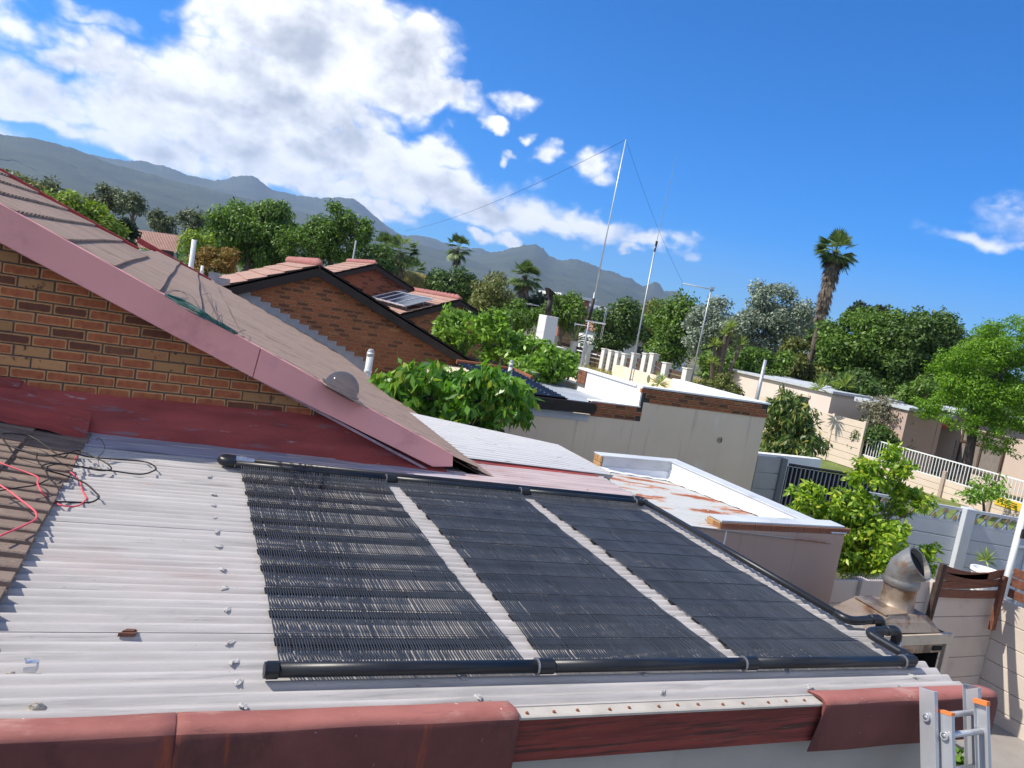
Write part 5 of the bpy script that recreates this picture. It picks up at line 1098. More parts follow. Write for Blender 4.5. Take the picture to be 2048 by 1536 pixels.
cable('thin_wire', 'thin pale curled wire rising off the sheets near the gable wall', [(1095, 480), (1210, 545), (1260, 480), (1340, 590), (1310, 680), (1255, 740), (1265, 850), (1170, 860)], .0018, m_cab, [.01, .01, .03, .06, .06, .05, .02, .01])
# green wire bundle on the main roof
m_grn = M('green_garden_wire', (.012, .085, .065), .2, 6, .45, bmp=0)
nH = np.array([TS, -.01, 1.]); PH = lambda px, py, h=.03: onP(px, py, nH, -.447-.062+h)
t = Thing('wire_bundle', 'bundle of dark green garden wire lying on the tiles behind the pink barge board', 'wire bundle', PH(400, 628))
b = MB(); rg = random.Random(4)
for k in range(16):
    o = rg.uniform(-1, 1); h = .03+rg.uniform(0, .035)
    b.tube(bez([PH(331+rg.uniform(-2, 6), 590+o*2.5, h), PH(365+rg.uniform(-6, 6), 605+o*6, h+.01), PH(405+rg.uniform(-6, 6), 628+o*7, h+.015), PH(440+rg.uniform(-6, 6), 648+o*4, h), PH(474+rg.uniform(-5, 3), 667+o*2, h-.005)], 6), .0035, 5)
t.part('strands', b, m_grn, smooth=True)
b = MB()
for pts in ([(330, 590), (350, 582), (372, 586), (390, 600), (408, 640)], [(332, 586), (345, 580), (362, 583), (375, 592)], [(398, 555), (412, 590), (428, 620), (440, 650)], [(425, 628), (432, 612), (440, 640), (470, 662)], [(474, 668), (482, 662), (492, 660)], [(400, 590), (420, 588), (426, 612)]):
    b.tube(bez([PH(x, y, .05+.02*(i % 2)) for i, (x, y) in enumerate(pts)], 6), .0022, 5)
t.part('loose_ends', b, m_cab)
# ------------------------------------------------------------------ vegetation
def np_mesh(name, V, Fq, mat, loop=4):
    me = bpy.data.meshes.new(name); nv, nf = len(V), len(Fq)
    me.vertices.add(nv); me.vertices.foreach_set('co', np.ascontiguousarray(V, np.float32).ravel())
    me.loops.add(nf*loop); me.loops.foreach_set('vertex_index', np.ascontiguousarray(Fq, np.int32).ravel())
    me.polygons.add(nf); me.polygons.foreach_set('loop_start', np.arange(nf, dtype=np.int32)*loop); me.polygons.foreach_set('loop_total', np.full(nf, loop, np.int32))
    me.materials.append(mat); me.update(calc_edges=True); return me
def unit(a): return a/np.maximum(np.linalg.norm(a, axis=1, keepdims=True), 1e-9)
def leaf_mesh(name, P, D, Nn, L, Wd, mat, off, jit=.35, fold=.18):
    n = len(P); D = unit(D); S_ = unit(np.cross(D, Nn)); U = np.cross(S_, D)
    l = (L*(1+rng.uniform(-jit, jit, n)))[:, None]; w = (Wd*(1+rng.uniform(-jit, jit, n)))[:, None]
    V = np.empty((n, 4, 3)); V[:, 0] = P; V[:, 1] = P+D*l*.45+S_*w*.5-U*w*fold; V[:, 2] = P+D*l-U*l*.12; V[:, 3] = P+D*l*.45-S_*w*.5-U*w*fold
    V = V.reshape(-1, 3)-np.array(off); return np_mesh(name, V, np.arange(n*4).reshape(n, 4), mat)
m_bark = M('grey_brown_bark', (.13, .10, .08), .3, 6, .9, (4, 4, 1), .8, .01)
m_barkd = M('dark_bark', (.07, .055, .045), .3, 6, .9, (4, 4, 1), .8, .01)
LM = dict(
  dark=M_leaf('dark_leaf', (0.039, 0.076, 0.015), (0.096, 0.169, 0.032), .25), mid=M_leaf('mid_leaf', (0.056, 0.110, 0.017), (0.150, 0.254, 0.036), .3),
  deep=M_leaf('deep_conifer_leaf', (0.014, 0.030, 0.009), (0.041, 0.068, 0.021), .15), olive=M_leaf('olive_leaf', (0.088, 0.110, 0.026), (0.194, 0.211, 0.055), .25),
  lime=M_leaf('lime_leaf', (0.108, 0.176, 0.021), (0.270, 0.365, 0.046), .35), euc=M_leaf('eucalyptus_leaf', (0.135, 0.176, 0.121), (0.270, 0.324, 0.230), .2, .5, (0.446, 0.513, 0.391)),
  gum=M_leaf('gum_leaf', (0.061, 0.081, 0.034), (0.149, 0.176, 0.081), .25), bright=M_leaf('bright_feather_leaf', (0.074, 0.162, 0.014), (0.203, 0.365, 0.029), .4),
  lemon=M_leaf('lemon_leaf', (0.095, 0.203, 0.017), (0.324, 0.486, 0.046), .4, .4, (0.567, 0.600, 0.069)), big=M_leaf('broad_leaf', (0.061, 0.162, 0.018), (0.162, 0.351, 0.046), .38, .35, (0.405, 0.486, 0.081)),
  hedge=M_leaf('hedge_leaf', (0.074, 0.169, 0.021), (0.230, 0.392, 0.052), .35, .4), rust=M_leaf('rusty_bush_leaf', (0.135, 0.121, 0.023), (0.270, 0.176, 0.040), .25, .6, (0.351, 0.149, 0.046)),
  dry=M_leaf('dry_grass_blade', (0.297, 0.257, 0.092), (0.513, 0.446, 0.184), .3, .8), grass=M_leaf('grass_blade', (0.108, 0.162, 0.034), (0.270, 0.311, 0.069), .3, .8),
  mango=M_leaf('mango_leaf', (0.041, 0.088, 0.021), (0.135, 0.216, 0.046), .3, .4, (0.459, 0.405, 0.103)), grey=M_leaf('grey_bush_leaf', (0.121, 0.115, 0.069), (0.270, 0.257, 0.161), .2), fan=M_leaf('palm_fan', (0.054, 0.101, 0.029), (0.162, 0.230, 0.069), .25, .5),
  dead=M_leaf('dead_frond', (.10, .08, .062), (.24, .19, .145), .2, .8), spike=M_leaf('spiky_leaf', (0.121, 0.203, 0.040), (0.351, 0.432, 0.103), .3, .45))
def clumps(c, R, n, rr, low=-.45, fill=(.5, 1.0)):
    out = []
    while len(out) < n:
        v = rng.normal(0, 1, 3); v /= np.linalg.norm(v)
        if v[2] < low: continue
        f = rng.uniform(*fill); out.append((c+v*f*np.array(R)*(1-rr*.5), rr*rng.uniform(.65, 1.3)))
    return out
def foliage(blobs, Rm, nleaf, L, Wd, mat, name, off, droop=.3, up=.35, flat=1., outward=.7):
    B = np.array([b[0] for b in blobs]); r = np.array([b[1] for b in blobs])
    p = r**2/np.sum(r**2); idx = rng.choice(len(B), nleaf, p=p); d = unit(rng.normal(0, 1, (nleaf, 3)))
    rad = (rng.uniform(0, 1, nleaf)**(1/2.2))
    P = B[idx]+d*(rad*r[idx])[:, None]*np.array([1, 1, flat])*Rm
    nr = unit(d*outward+rng.normal(0, .45, (nleaf, 3))+np.array([0, 0, up])); dr = unit(np.cross(nr, rng.normal(0, 1, (nleaf, 3)))+d*.35+np.array([0, 0, -droop]))
    return leaf_mesh(name, P, dr, nr, L, Wd, mat, off)
def tree(name, label, px, py, rx, ry, D, leaf, Lpx=7, dens=4.5, ncl=26, rr=.34, trunk=.0, droop=.3, cat='tree', group=None, bark=None, extra=(), asp=.5, base=GZ, limbs=True, low=-.85, flat=.85, tp=None, fill=(.5, 1.0), ydep=1.):
    """crown centre and half sizes in photo pixels at distance D; extra = further crown lobes (px,py,rx,ry)"""
    K_ = 1.12 if leaf != 'big' else 1.05
    lobes = [(a, b, c*K_, d*K_) for a, b, c, d in [(px, py, rx, ry)]+list(extra)]; s = D/F; dens *= 1.45; rx *= K_; ry *= K_; rr *= 1.12
    c0 = atd(px, py, D); bx = c0 if tp is None else atd(tp[0], tp[1], D)
    root = np.array([bx[0], bx[1], base]); t = Thing(name, label, cat, root, group)
    L = Lpx*s; Wd = L*asp; bl = []; area = 0
    for (x, y, a, b) in lobes:
        c = atd(x, y, D+(rng.uniform(-.25, .25)*a*s if extra else 0)); R = np.array([a*s, a*s*ydep, b*s]); q = clumps(c, R, max(5, int(ncl*a*b/(rx*ry))), rr, low, fill)
        m_ = min(a, b)*s; bl += [(p_, r_*m_*1.25) for p_, r_ in q]; area += pi*a*b*s*s
    n = int(dens*area/(L*Wd*.5)); n = min(n, 42000)
    me = foliage(bl, 1., n, L, Wd, LM[leaf], 'crown', root, droop, flat=flat)
    o = bpy.data.objects.new('crown', me); COL.objects.link(o); o.parent = t.o
    if limbs:
        b = MB(); tr_ = trunk or max(.06, .10*rx*s); top = np.array([c0[0], c0[1], c0[2]-.15*ry*s])
        mid = root*.45+top*.55+np.array([rng.uniform(-.1, .1)*rx*s, 0, 0]); b.tube(bez([root-(0, 0, .1), mid, top], 6), list(np.linspace(tr_, tr_*.55, 13)), 8)
        for p_, r_ in [bl[i] for i in rng.choice(len(bl), min(len(bl), 12), replace=False)]:
            f = rng.uniform(.35, .95); st = mid*(1-f)+top*f; b.tube(bez([st, (st+p_)/2+(0, 0, -.04*rx*s), p_], 4), list(np.linspace(tr_*.4, tr_*.08, 9)), 5)
        t.part('trunk', b, bark or m_bark, smooth=True)
    return t
# left, behind the main roof
tree('garden_tree', 'sunlit mixed green tree at the extreme left above the red roof trim', 15, 375, 75, 32, 46, 'olive', 8, 4, 22)
tree('garden_tree', 'dark tree crown just above the red roof trim, second from the left edge', 85, 385, 40, 30, 48, 'gum', 7, 4, 16)
tree('garden_tree', 'rounded yellow green tree beside the red roof trim at left', 140, 425, 62, 38, 34, 'lime', 9, 4.5, 26, extra=((190, 445, 50, 40), (225, 470, 30, 40)))
tree('gum_tree', 'wide grey green gum tree standing left of the small umbrella gum', 208, 400, 42, 30, 75, 'gum', 6, 4, 18)
tree('gum_tree', 'small umbrella shaped gum tree on a slanting trunk before the mountain', 268, 403, 26, 26, 72, 'gum', 6, 3.5, 14, trunk=.22)
tree('cypress', 'narrow black green cypress rising behind the red roof trim', 256, 470, 19, 42, 36, 'deep', 6, 6, 16, low=-1)
tree('gum_tree', 'rounded gum tree, left one of the pair above the far terracotta roof', 327, 442, 28, 26, 82, 'gum', 6, 4.5, 16)
tree('gum_tree', 'rounded gum tree, right one of the pair above the far terracotta roof', 386, 447, 30, 28, 80, 'gum', 6, 4, 16)
tree('shrub', 'low rust and green shrub left of the pink ridge', 435, 515, 62, 30, 30, 'rust', 7, 5, 22, cat='shrub', low=-1)
tree('shrub', 'light green shrub behind the tall pale vent pipe', 400, 490, 34, 32, 34, 'lime', 8, 4, 14, cat='shrub', low=-1)
tree('willow_tree', 'broad drooping dark green tree above the pink ridge', 500, 455, 78, 46, 46, 'mid', 7, 5.5, 34, droop=.9, extra=((450, 480, 50, 40), (560, 455, 50, 55), (520, 500, 70, 40), (470, 445, 50, 40)), low=-.95)
tree('ash_tree', 'tall open branched tree right of the broad drooping tree', 680, 445, 50, 40, 44, 'mid', 7, 2.8, 22, rr=.26, extra=((640, 480, 45, 50), (715, 470, 36, 36), (600, 495, 50, 45), (660, 505, 60, 35)), low=-.9)
tree('garden_tree', 'dark dense tree between the open branched tree and the pair of palms', 745, 520, 48, 40, 46, 'dark', 7, 5, 20, extra=((690, 545, 40, 35),), low=-.9)
tree('shrub', 'dark round leafy tree just right of the dry grassy mound', 903, 575, 50, 40, 58, 'dark', 7, 6, 26, low=-.9, extra=((870, 600, 30, 25), (945, 600, 28, 28)), cat='tree')
tree('willow_tree', 'olive weeping tree left of the skirted palm', 985, 595, 45, 50, 52, 'olive', 7, 5.5, 26, droop=1., low=-.9)
tree('garden_tree', 'rounded garden tree at the foot of the skirted palm', 1035, 628, 45, 30, 44, 'mid', 7, 5, 18, low=-1)
tree('garden_tree', 'dark tree directly behind the black chimney flue', 1085, 615, 40, 34, 64, 'deep', 7, 5, 18, low=-1)
tree('garden_tree', 'fresh green tree between the chimney flue and the tallest mast', 1135, 625, 48, 36, 60, 'mid', 7, 5, 20, low=-1, extra=((1120, 590, 30, 16),))
tree('garden_tree', 'big dark dense tree right of the folded dipole aerial', 1235, 640, 52, 46, 68, 'dark', 7, 6.5, 26, low=-1, extra=((1215, 690, 40, 30),))
tree('garden_tree', 'brownish olive tree behind the whip antenna', 1312, 630, 38, 34, 82, 'olive', 6, 5, 16, low=-1)
tree('garden_tree', 'rounded green tree left of the grey eucalyptus', 1355, 645, 48, 48, 60, 'mid', 8, 6, 28, low=-1, extra=((1340, 690, 45, 40),))
tree('eucalyptus', 'large silvery blue eucalyptus behind the bare pole', 1455, 640, 72, 55, 50, 'euc', 7, 4.2, 40, rr=.26, low=-1, extra=((1540, 600, 48, 42), (1575, 640, 50, 50), (1400, 660, 40, 50), (1520, 670, 60, 50)))
tree('shrub', 'dark green shrub mass below the silvery eucalyptus', 1530, 730, 70, 38, 42, 'mid', 8, 5, 24, low=-1, cat='shrub', extra=((1440, 735, 60, 30),))
tree('shrub', 'olive shrub right of the eucalyptus at the foot of the tallest palm', 1650, 765, 50, 32, 44, 'olive', 8, 5.5, 20, low=-1, cat='shrub', extra=((1588, 705, 30, 34), (1585, 760, 40, 30)))
tree('fig_tree', 'large dark glossy tree immediately right of the tallest palm', 1725, 690, 85, 62, 44, 'mid', 8, 6, 46, rr=.27, low=-1, extra=((1760, 650, 60, 40), (1700, 740, 70, 45)))
tree('fig_tree', 'large dark tree with pale tips left of the bright feathery tree', 1855, 675, 72, 58, 42, 'dark', 8, 6, 44, rr=.27, low=-1, extra=((1880, 730, 70, 60), (1800, 740, 60, 50), (1900, 660, 40, 35)))
tree('cedar_tree', 'dark layered treetop showing above the big glossy trees', 1745, 622, 46, 16, 62, 'deep', 7, 5, 16, low=-1)
tree('feather_tree', 'bright green feathery tree with a forked trunk at the right edge', 1965, 745, 85, 70, 27, 'bright', 7, 4.6, 52, rr=.24, trunk=.2, low=-.8, asp=.32, extra=((2010, 680, 65, 60), (1915, 815, 75, 55), (2020, 810, 80, 70), (1995, 880, 50, 36), (1900, 740, 50, 45), (1960, 850, 60, 36)), tp=(1935, 935), bark=m_barkd, flat=.55)
tree('shrub', 'twiggy grey green shrub before the cream house end', 1775, 832, 52, 36, 30, 'grey', 7, 3.4, 26, low=-1, cat='shrub', extra=((1740, 860, 40, 30), (1775, 875, 60, 35)))
tree('shrub', 'dark green shrub tucked under the twiggy grey one', 1740, 880, 60, 38, 29.6, 'dark', 7, 5, 18, low=-1, cat='shrub')
tree('mango_tree', 'dark drooping tree at the right corner of the taupe house', 1575, 830, 52, 50, 17.5, 'mango', 15, 4.5, 30, rr=.28, low=-1, droop=.8, asp=.3, extra=((1570, 885, 55, 45), (1610, 870, 40, 40), (1560, 795, 30, 25)))
tree('sapling', 'thin sparse sapling in front of the low cream wall at right', 1965, 985, 42, 26, 23.5, 'hedge', 8, 1.3, 18, trunk=.05, cat='sapling', extra=((1990, 965, 26, 22), (1935, 1000, 24, 18)), tp=(1970, 1035))
tree('shrub', 'leafy green shrub growing below the eave behind the ladder', 1915, 1560, 46, 52, 5.4, 'mid', 20, 4, 20, cat='shrub')
tree('garden_tree', 'grey green treetop in the gap between the eucalyptus and the tallest palm', 1592, 655, 46, 40, 64, 'gum', 7, 5.5, 20, low=-1)
tree('garden_tree', 'dark tree directly behind the lower trunk of the tallest palm', 1655, 690, 44, 46, 60, 'dark', 7, 5.5, 20, low=-1)
tree('shrub', 'dark shrubbery right behind the long flat house roof', 1710, 775, 70, 30, 37, 'dark', 8, 5.5, 24, low=-1, cat='shrub')
tree('shrub', 'dark green shrubbery left of the bright feathery tree trunk', 1860, 790, 75, 36, 37, 'mid', 8, 5.5, 24, low=-1, cat='shrub')
tree('garden_tree', 'grey green tree filling the sky gap behind the bright feathery tree', 1955, 715, 60, 50, 52, 'gum', 7, 5, 24, low=-1)
tree('garden_tree', 'green tree between the fence posts and the whip antenna', 1290, 665, 40, 34, 78, 'mid', 7, 5.5, 18, low=-1)
# lemon tree in the yard behind the courtyard wall
tree('lemon_tree', 'bright yellow green lemon tree behind the garage corner', 1730, 1050, 95, 55, 11.6, 'lemon', 13, 3.4, 40, rr=.25, trunk=.07, low=-1, fill=(.2, 1.), extra=((1800, 925, 34, 42), (1745, 950, 40, 40), (1690, 1000, 50, 34), (1815, 990, 46, 42), (1625, 985, 50, 36), (1640, 1045, 54, 46), (1600, 1020, 34, 34), (1760, 1115, 95, 45), (1690, 1120, 50, 45), (1850, 1110, 40, 35)), tp=(1745, 1180), asp=.5)
# big leafed tree by the main eave and hedges behind
tree('broadleaf_tree', 'lush tree with large drooping leaves between the main roof and the taupe house', 905, 770, 118, 46, 10.6, 'big', 24, 4.2, 66, rr=.30, droop=1.1, low=-.7, asp=.46, fill=(.35, 1), extra=((800, 770, 55, 45), (1010, 800, 58, 50), (930, 820, 100, 46), (850, 745, 60, 34), (830, 800, 70, 40), (985, 760, 60, 40)))
tree('shrub', 'dark leafy undergrowth below the lush broadleaf tree', 900, 840, 130, 30, 11.4, 'dark', 22, 4, 26, low=-1, cat='shrub', droop=.8)
tree('hedge_shrub', 'sunlit bright green shrub nearest the black barge board', 925, 665, 62, 42, 17, 'hedge', 12, 4, 30, rr=.26, low=-1, cat='shrub', extra=((895, 690, 35, 40),))
tree('hedge_shrub', 'bright green shrub with pale blossom in front of the white chimney', 1015, 690, 70, 42, 16.4, 'hedge', 12, 4.2, 32, rr=.26, low=-1, cat='shrub', extra=((990, 650, 45, 28), (1060, 700, 40, 36)))
tree('hedge_shrub', 'bright green shrub at the foot of the tallest mast', 1110, 725, 52, 36, 15.6, 'hedge', 12, 4.5, 24, rr=.26, low=-1, cat='shrub', extra=((1060, 740, 50, 30),))
tree('shrub', 'weedy pale green shrub behind the white parapet by the bare pole', 1440, 772, 50, 22, 27, 'olive', 7, 3, 18, low=-1, cat='shrub')

# fan palms
def palm(name, label, base, top, D, crown_m, tr_, skirt_m, nf=34, nd=60, lean=0):
    pt = atd(*top, D); pb = atd(*base, D); pb = np.array([pb[0], pb[1]+ (pt[1]-pb[1])*.5, min(pb[2], GZ) if base[1] > 700 else GZ]); pb[1] = pt[1]
    t = Thing(name, label, 'palm tree', pb)
    P = bez([pb, pb*.5+pt*.5+np.array([lean, 0, 0]), pt], 14); b = MB(); b.tube(P, list(np.linspace(tr_*1.15, tr_*.8, len(P))), 10)
    for i, p in enumerate(P[2::2]): b.lathe(p, [(tr_*1.0, -.06), (tr_*1.14, .0), (tr_*.95, .05)], 10)
    t.part('trunk', b, m_bark, smooth=True)
    V, Q = [], []
    def blade(o, d, up, R, n=13, span=2.3, petiole=.9, w=.05, droop=.25):
        d = d/np.linalg.norm(d); s = np.cross(d, up); s /= max(np.linalg.norm(s), 1e-6); h = o+d*petiole
        k = len(V); V.extend([o+s*.015, o-s*.015, h-s*.02, h+s*.02]); Q.append((k, k+1, k+2, k+3))
        for i in range(n):
            a = (i/(n-1)-.5)*span; v = d*cos(a)+s*sin(a); e = h+v*R*(1-.18*abs(a)); e[2] -= droop*R*(.4+abs(a)*.5); m_ = h+v*R*.5; pr = np.cross(v, up); pr = pr/max(np.linalg.norm(pr), 1e-6)*w*R
            k = len(V); V.extend([h, m_+pr, e, m_-pr]); Q.append((k, k+1, k+2, k+3))
    for i in range(nf):
        az = rng.uniform(0, 2*pi); el = rng.uniform(-1.0, 1.45); d = np.array([cos(az)*cos(el), sin(az)*cos(el), sin(el)]); up = np.array([-cos(az)*sin(el), -sin(az)*sin(el), cos(el)])
        blade(pt+d*.1, d, up+rng.normal(0, .2, 3), crown_m*.62*rng.uniform(.8, 1.15), petiole=crown_m*.46*rng.uniform(.7, 1.1), w=.06)
    me = np_mesh('fronds', np.array(V)-pb, np.array(Q), LM['fan']); o = bpy.data.objects.new('fronds', me); COL.objects.link(o); o.parent = t.o
    V, Q = [], []
    ax = (P[-1]-P[-6]); ax /= np.linalg.norm(ax)
    for i in range(nd):
        f = rng.uniform(0, 1); o_ = pt-ax*f*skirt_m; az = rng.uniform(0, 2*pi); d = np.array([cos(az)*rng.uniform(.05, .6), sin(az)*rng.uniform(.05, .6), -1.]); wd = tr_*(2.9-2.0*f)
        blade(o_+np.array([cos(az), sin(az), 0])*wd*.6, d, np.array([cos(az), sin(az), .4]), crown_m*.42*rng.uniform(.6, 1.2), 6, .7, crown_m*.12, .05, .15)
    me = np_mesh('dead_skirt', np.array(V)-pb, np.array(Q), LM['dead']); o = bpy.data.objects.new('dead_skirt', me); COL.objects.link(o); o.parent = t.o
    return t
palm('fan_palm', 'tallest fan palm with a thick skirt of dead fronds against the blue sky', (1622, 740), (1672, 503), 46, 1.38, .19, 3.9, 46, 300, .15)
palm('fan_palm', 'slim fan palm silhouetted against the mountain', (908, 560), (917, 497), 96, 2.0, .2, 1.6, 34, 50)
palm('fan_palm', 'skirted fan palm between the weeping tree and the chimney flue', (1042, 640), (1050, 553), 62, 1.6, .25, 2.6, 36, 90)
palm('fan_palm', 'left one of two shaggy palms behind the far brick gables', (768, 560), (772, 500), 60, 1.6, .25, 2.2, 34, 80)
palm('fan_palm', 'right one of two shaggy palms behind the far brick gables', (795, 560), (803, 505), 58, 1.6, .25, 2.4, 34, 90)
palm('fan_palm', 'low dark palm beside the dry grassy mound', (826, 570), (824, 548), 64, 1.7, .2, .5, 26, 8)
# spiky rosettes
def rosette(name, label, cat, heads, D, r, base=None, n=46, mat='spike', stem=True):
    c = [atd(x, y, D) for x, y in heads]; root = np.array([c[0][0], c[0][1], GZ if base is None else atd(*base, D)[2]]); t = Thing(name, label, cat, root)
    for p in c:
        V, Q = [], []
        for i in range(n):
            az = rng.uniform(0, 2*pi); el = rng.uniform(-.25, 1.45); d = np.array([cos(az)*cos(el), sin(az)*cos(el), sin(el)]); s = np.array([-sin(az), cos(az), 0])*r*.06
            L = r*rng.uniform(.75, 1.1); e = p+d*L; e[2] -= .12*L*(1-el/1.5); m_ = p+d*L*.5; k = len(V); V += [p, m_+s, e, m_-s]; Q.append((k, k+1, k+2, k+3))
        me = np_mesh('leaf_rosette', np.array(V)-root, np.array(Q), LM[mat]); o = bpy.data.objects.new('leaf_rosette', me); COL.objects.link(o); o.parent = t.o
        if stem:
            b = MB(); b.tube(bez([root, root*.4+p*.6+(0, 0, -.1), p], 5), .05*max(1, r*3), 7); t.part('stem', b, m_bark)
    return t
rosette('yucca', 'tall branching yucca with spiky heads before the silvery eucalyptus', 'yucca', [(1452, 668), (1430, 690), (1482, 690), (1462, 655), (1425, 725)], 40, .62)
rosette('agave', 'spiky agave behind the white parapet beside the prickly pear', 'agave', [(1318, 768)], 15.6, .30, (1318, 778), 60, stem=False)
rosette('aloe', 'grey green fan leafed aloe before the big dark tree', 'aloe', [(1150, 680)], 50, 1.25, (1150, 690), 40, 'gum', False)
rosette('cycad', 'green cycad peeping over the cream house roof at right', 'cycad', [(1640, 778), (1690, 772)], 30, .62, None, 50, stem=False)
rosette('pot_palm', 'spiky leaves of the white pot', 'plant', [(1972, 1121)], 8.95, .17, (1972, 1126), 50, stem=False)
t = Thing('prickly_pear', 'prickly pear with two pale flat pads beside the agave', 'cactus', atd(1302, 775, 15.4))
m_pad = M('pale_cactus_pad', (.38, .40, .22), .12, 12, .7)
for (x, y, a, b_, rot) in ((1297, 758, .045, .085, -.1), (1316, 757, .06, .10, .55), (1305, 772, .04, .06, .2)):
    c = atd(x, y, 15.4); b = MB(); A = np.array([[cos(rot), 0, -sin(rot)], [0, 1, 0], [sin(rot), 0, cos(rot)]]); 
    b.add([c+A[0]*a*cos(i*pi/8)*sin(j*pi/6)+A[2]*b_*sin(i*pi/8)*sin(j*pi/6)+A[1]*.014*cos(j*pi/6) for j in range(7) for i in range(16)], [(j*16+i, j*16+(i+1) % 16, (j+1)*16+(i+1) % 16, (j+1)*16+i) for j in range(6) for i in range(16)])
    t.part('pad', b, m_pad, smooth=True)
# grasses
def blades(name, X0, X1, Y0, Y1, n, h, mat, zf):
    P = np.stack([rng.uniform(X0, X1, n), rng.uniform(Y0, Y1, n), np.zeros(n)], 1); P[:, 2] = zf(P[:, 0], P[:, 1])
    D = unit(np.stack([rng.normal(0, .35, n), rng.normal(0, .35, n), np.ones(n)], 1)); Nn = unit(rng.normal(0, 1, (n, 3))*np.array([1, 1, .1]))
    me = leaf_mesh(name, P, D, Nn, h, h*.16, LM[mat], (0, 0, 0)); o = bpy.data.objects.new(name, me); COL.objects.link(o); o['kind'] = 'stuff'; return o
vz = lambda x, y: GZ+.01+.25*np.sin((x-18)/30*pi)*np.sin((y-26)/36*pi)
blades('dry_grass', 18, 46, 27, 58, 16000, .32, 'dry', vz); blades('verge_grass', 18, 46, 27, 58, 9000, .28, 'grass', vz)
blades('lawn_grass', 13, 24.4, 8, 29, 16000, .07, 'grass', lambda x, y: GZ+0*x)
mound = atd(822, 562, 62); n = 9000; a = rng.uniform(0, 2*pi, n); r_ = np.sqrt(rng.uniform(0, 1, n)); P = np.stack([mound[0]+2.6*r_*np.cos(a), mound[1]+2.5*r_*np.sin(a), mound[2]-1.2+1.6*np.sqrt(np.maximum(0, 1-r_**2))], 1)
me = leaf_mesh('grassy_mound', P, np.stack([rng.normal(0, .4, n), rng.normal(0, .4, n), np.ones(n)], 1), rng.normal(0, 1, (n, 3)), .4, .07, LM['dry'], mound)
t = Thing('reed_clump', 'mound of pale dry reeds right of the far brick gable', 'reeds', (mound[0], mound[1], GZ)); o = bpy.data.objects.new('reeds', me); COL.objects.link(o); o.parent = t.o; o.location = mound-t.L
# far wood that closes the view under the mountain
def far_wood():
    n = 900; bl = []
    for i in range(n):
        azd = rng.uniform(-48, 80); R = rng.uniform(130, 420); az = radians(azd)
        bl.append((np.array([R*sin(az), R*cos(az), GZ+rng.uniform(1.0, 2.6)+.002*R]), rng.uniform(2.2, 4.2)))
    me = foliage(bl, 1., 60000, 1.0, .6, LM['mid'], 'far_wood', (0, 0, 0)); o = bpy.data.objects.new('far_wood', me); COL.objects.link(o); o['kind'] = 'stuff'
far_wood()

# ------------------------------------------------------------------ mountains
def fbm(x, y, o=5, seed=0):
    v = 0; a = 1; rg = np.random.default_rng(seed); ph = rg.uniform(0, 100, (o, 4))
    for i in range(o):
        f = 2.0**i; v = v+a*(1-np.abs(np.sin(f*x*.9+ph[i, 0]+1.3*np.sin(f*y*.7+ph[i, 1]))*np.cos(f*y*.8+ph[i, 2]+1.1*np.sin(f*x*.6+ph[i, 3])))*1.6); a *= .5
    return v/1.9
mm, mt, mbs = newmat('mountain_rock'); vv = coords(mt, (1, 1, 1)); ge = N(mt, 'ShaderNodeNewGeometry'); sp_n = N(mt, 'ShaderNodeSeparateXYZ'); mt.links.new(ge.outputs['True Normal'], sp_n.inputs[0]); sp_p = N(mt, 'ShaderNodeSeparateXYZ'); mt.links.new(ge.outputs['Position'], sp_p.inputs[0])
rock = ramp(mt, noise(mt, vv, .012, 8, .65), [(.32, (.06, .055, .055)), (.55, (.17, .15, .135)), (.68, (.40, .34, .29))])
veg = ramp(mt, noise(mt, vv, .006, 7, .6), [(.3, (.03, .042, .024)), (.7, (.075, .088, .045))])
fac = step(mt, Mth(mt, 'ADD', sp_n.outputs[2], Mth(mt, 'MULTIPLY', noise(mt, vv, .02, 6), .5)), .86, 1.12)
mt.links.new(mixc(mt, fac, rock, veg), mbs.inputs['Base Color']); mbs.inputs['Roughness'].default_value = .95
bump(mt, mbs, noise(mt, vv, .03, 8, .7), 1.0, 12)
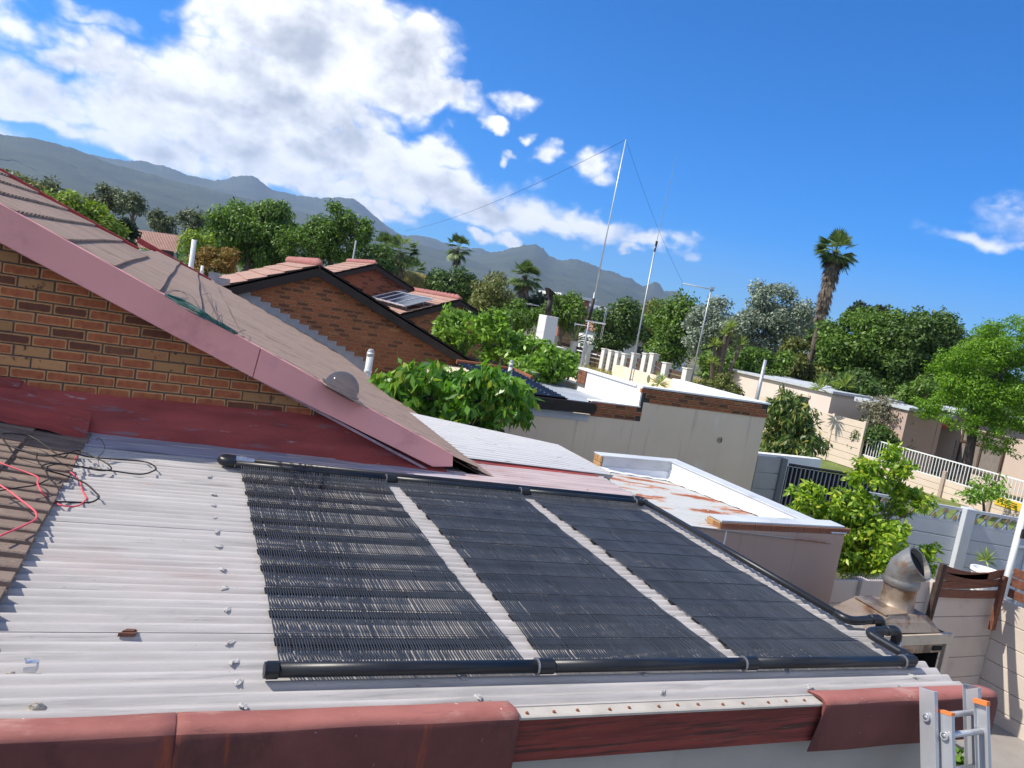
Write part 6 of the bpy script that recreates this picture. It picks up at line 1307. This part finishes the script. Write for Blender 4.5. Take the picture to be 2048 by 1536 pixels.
def mountain(name, prof, Dr, Df, seed, rough=1., pw=1.25):
    px = np.array([p[0] for p in prof], float); py = np.array([p[1] for p in prof], float)
    nc = 620; X = np.linspace(px[0], px[-1], nc); Yp = np.interp(X, px, py); Y0 = Yp.copy()
    for k_, a_ in ((6, 2.2), (14, 1.4), (40, 1.1), (110, .55)): Yp = Yp+a_*rough*np.interp(X, np.linspace(px[0], px[-1], k_*int((px[-1]-px[0])/400+1)), np.random.default_rng(seed+k_).normal(0, .8, k_*int((px[-1]-px[0])/400+1)))
    R = np.array([ray(a, b) for a, b in zip(X, Y0)]); az = np.arctan2(R[:, 0], R[:, 1]); tz = R[:, 2]/np.hypot(R[:, 0], R[:, 1])
    R2 = np.array([ray(a, b) for a, b in zip(X, Yp)]); dz2 = R2[:, 2]/np.hypot(R2[:, 0], R2[:, 1])-tz
    kk = np.ones(25)/25; tzs = np.convolve(np.pad(tz, 12, 'edge'), kk, 'valid')
    rows = 110; V = np.zeros((rows, nc, 3)); H0 = tzs*Dr; H1 = (tz+dz2)*Dr
    for j in range(rows):
        t_ = j/(rows-1)
        H = H0+(H1-H0)*(min(1, t_/.86)**13)
        if t_ <= .86: u = t_/.86; d = Df+(Dr-Df)*u; z = GZ+(H-GZ)*u**pw
        else: u = 1-(t_-.86)/.14*.45; d = Dr+(t_-.86)/.14*900; z = GZ+(H-GZ)*u
        g = fbm(az*26+1.2*u, np.full(nc, u*5.0)+az*9, 4, seed); w = (u*(1-u)*4) if t_ <= .86 else 0
        dd = d+rough*w*300*(g-.5); z = z+rough*H*.16*w*(g-.5)
        V[j, :, 0] = dd*np.sin(az); V[j, :, 1] = dd*np.cos(az); V[j, :, 2] = z
    i, j = np.meshgrid(np.arange(rows-1), np.arange(nc-1), indexing='ij'); Fq = np.stack([i*nc+j, i*nc+j+1, (i+1)*nc+j+1, (i+1)*nc+j], -1).reshape(-1, 4)
    me = np_mesh(name, V.reshape(-1, 3), Fq, mm); o = bpy.data.objects.new(name, me); COL.objects.link(o); o['kind'] = 'structure'
    me.polygons.foreach_set('use_smooth', [True]*len(me.polygons)); return o
mountain('mountain_slope', [(-520, 240), (-300, 225), (-100, 255), (0, 268), (60, 275), (100, 285), (150, 298), (205, 318), (260, 338), (330, 352), (400, 372), (470, 390), (560, 415), (640, 432), (720, 455), (800, 478), (880, 500), (980, 530)], 3300, 1500, 3, .8)
mountain('mountain_peaks', [(120, 300), (190, 307), (235, 318), (280, 321), (330, 332), (380, 352), (430, 359), (465, 352), (505, 350), (520, 360), (545, 378), (570, 383), (600, 392), (640, 397), (680, 391), (705, 396), (730, 414), (765, 445), (800, 469), (834, 471), (860, 474), (884, 486), (896, 488), (940, 497), (960, 495), (980, 503), (1010, 515), (1060, 530)], 5200, 2600, 5, 1.)
mountain('mountain_ridge', [(760, 545), (850, 525), (920, 512), (978, 503), (1005, 497), (1036, 489), (1073, 486), (1088, 495), (1100, 511), (1140, 518), (1165, 524), (1181, 529), (1195, 537), (1226, 543), (1261, 553), (1273, 567), (1285, 571), (1299, 569), (1308, 565), (1320, 570), (1328, 584), (1347, 580), (1361, 582), (1372, 592), (1400, 612), (1450, 640), (1520, 665)], 4100, 2000, 9, 1.9, 1.1)

# ------------------------------------------------------------------ haze
hm = bpy.data.materials.new('haze_air'); hm.use_nodes = True; t_ = hm.node_tree; t_.nodes.clear(); ho = N(t_, 'ShaderNodeOutputMaterial'); pv = N(t_, 'ShaderNodeVolumePrincipled')
pv.inputs['Color'].default_value = (.50, .70, 1, 1); pv.inputs['Density'].default_value = HAZE; pv.inputs['Anisotropy'].default_value = .2; t_.links.new(pv.outputs[0], ho.inputs['Volume'])
b = MB(); b.span((-6300, -6300, GZ-1.2), (6300, 6300, 680)); o = bpy.data.objects.new('haze', mesh_from('haze', b, hm)); COL.objects.link(o); o['kind'] = 'stuff'
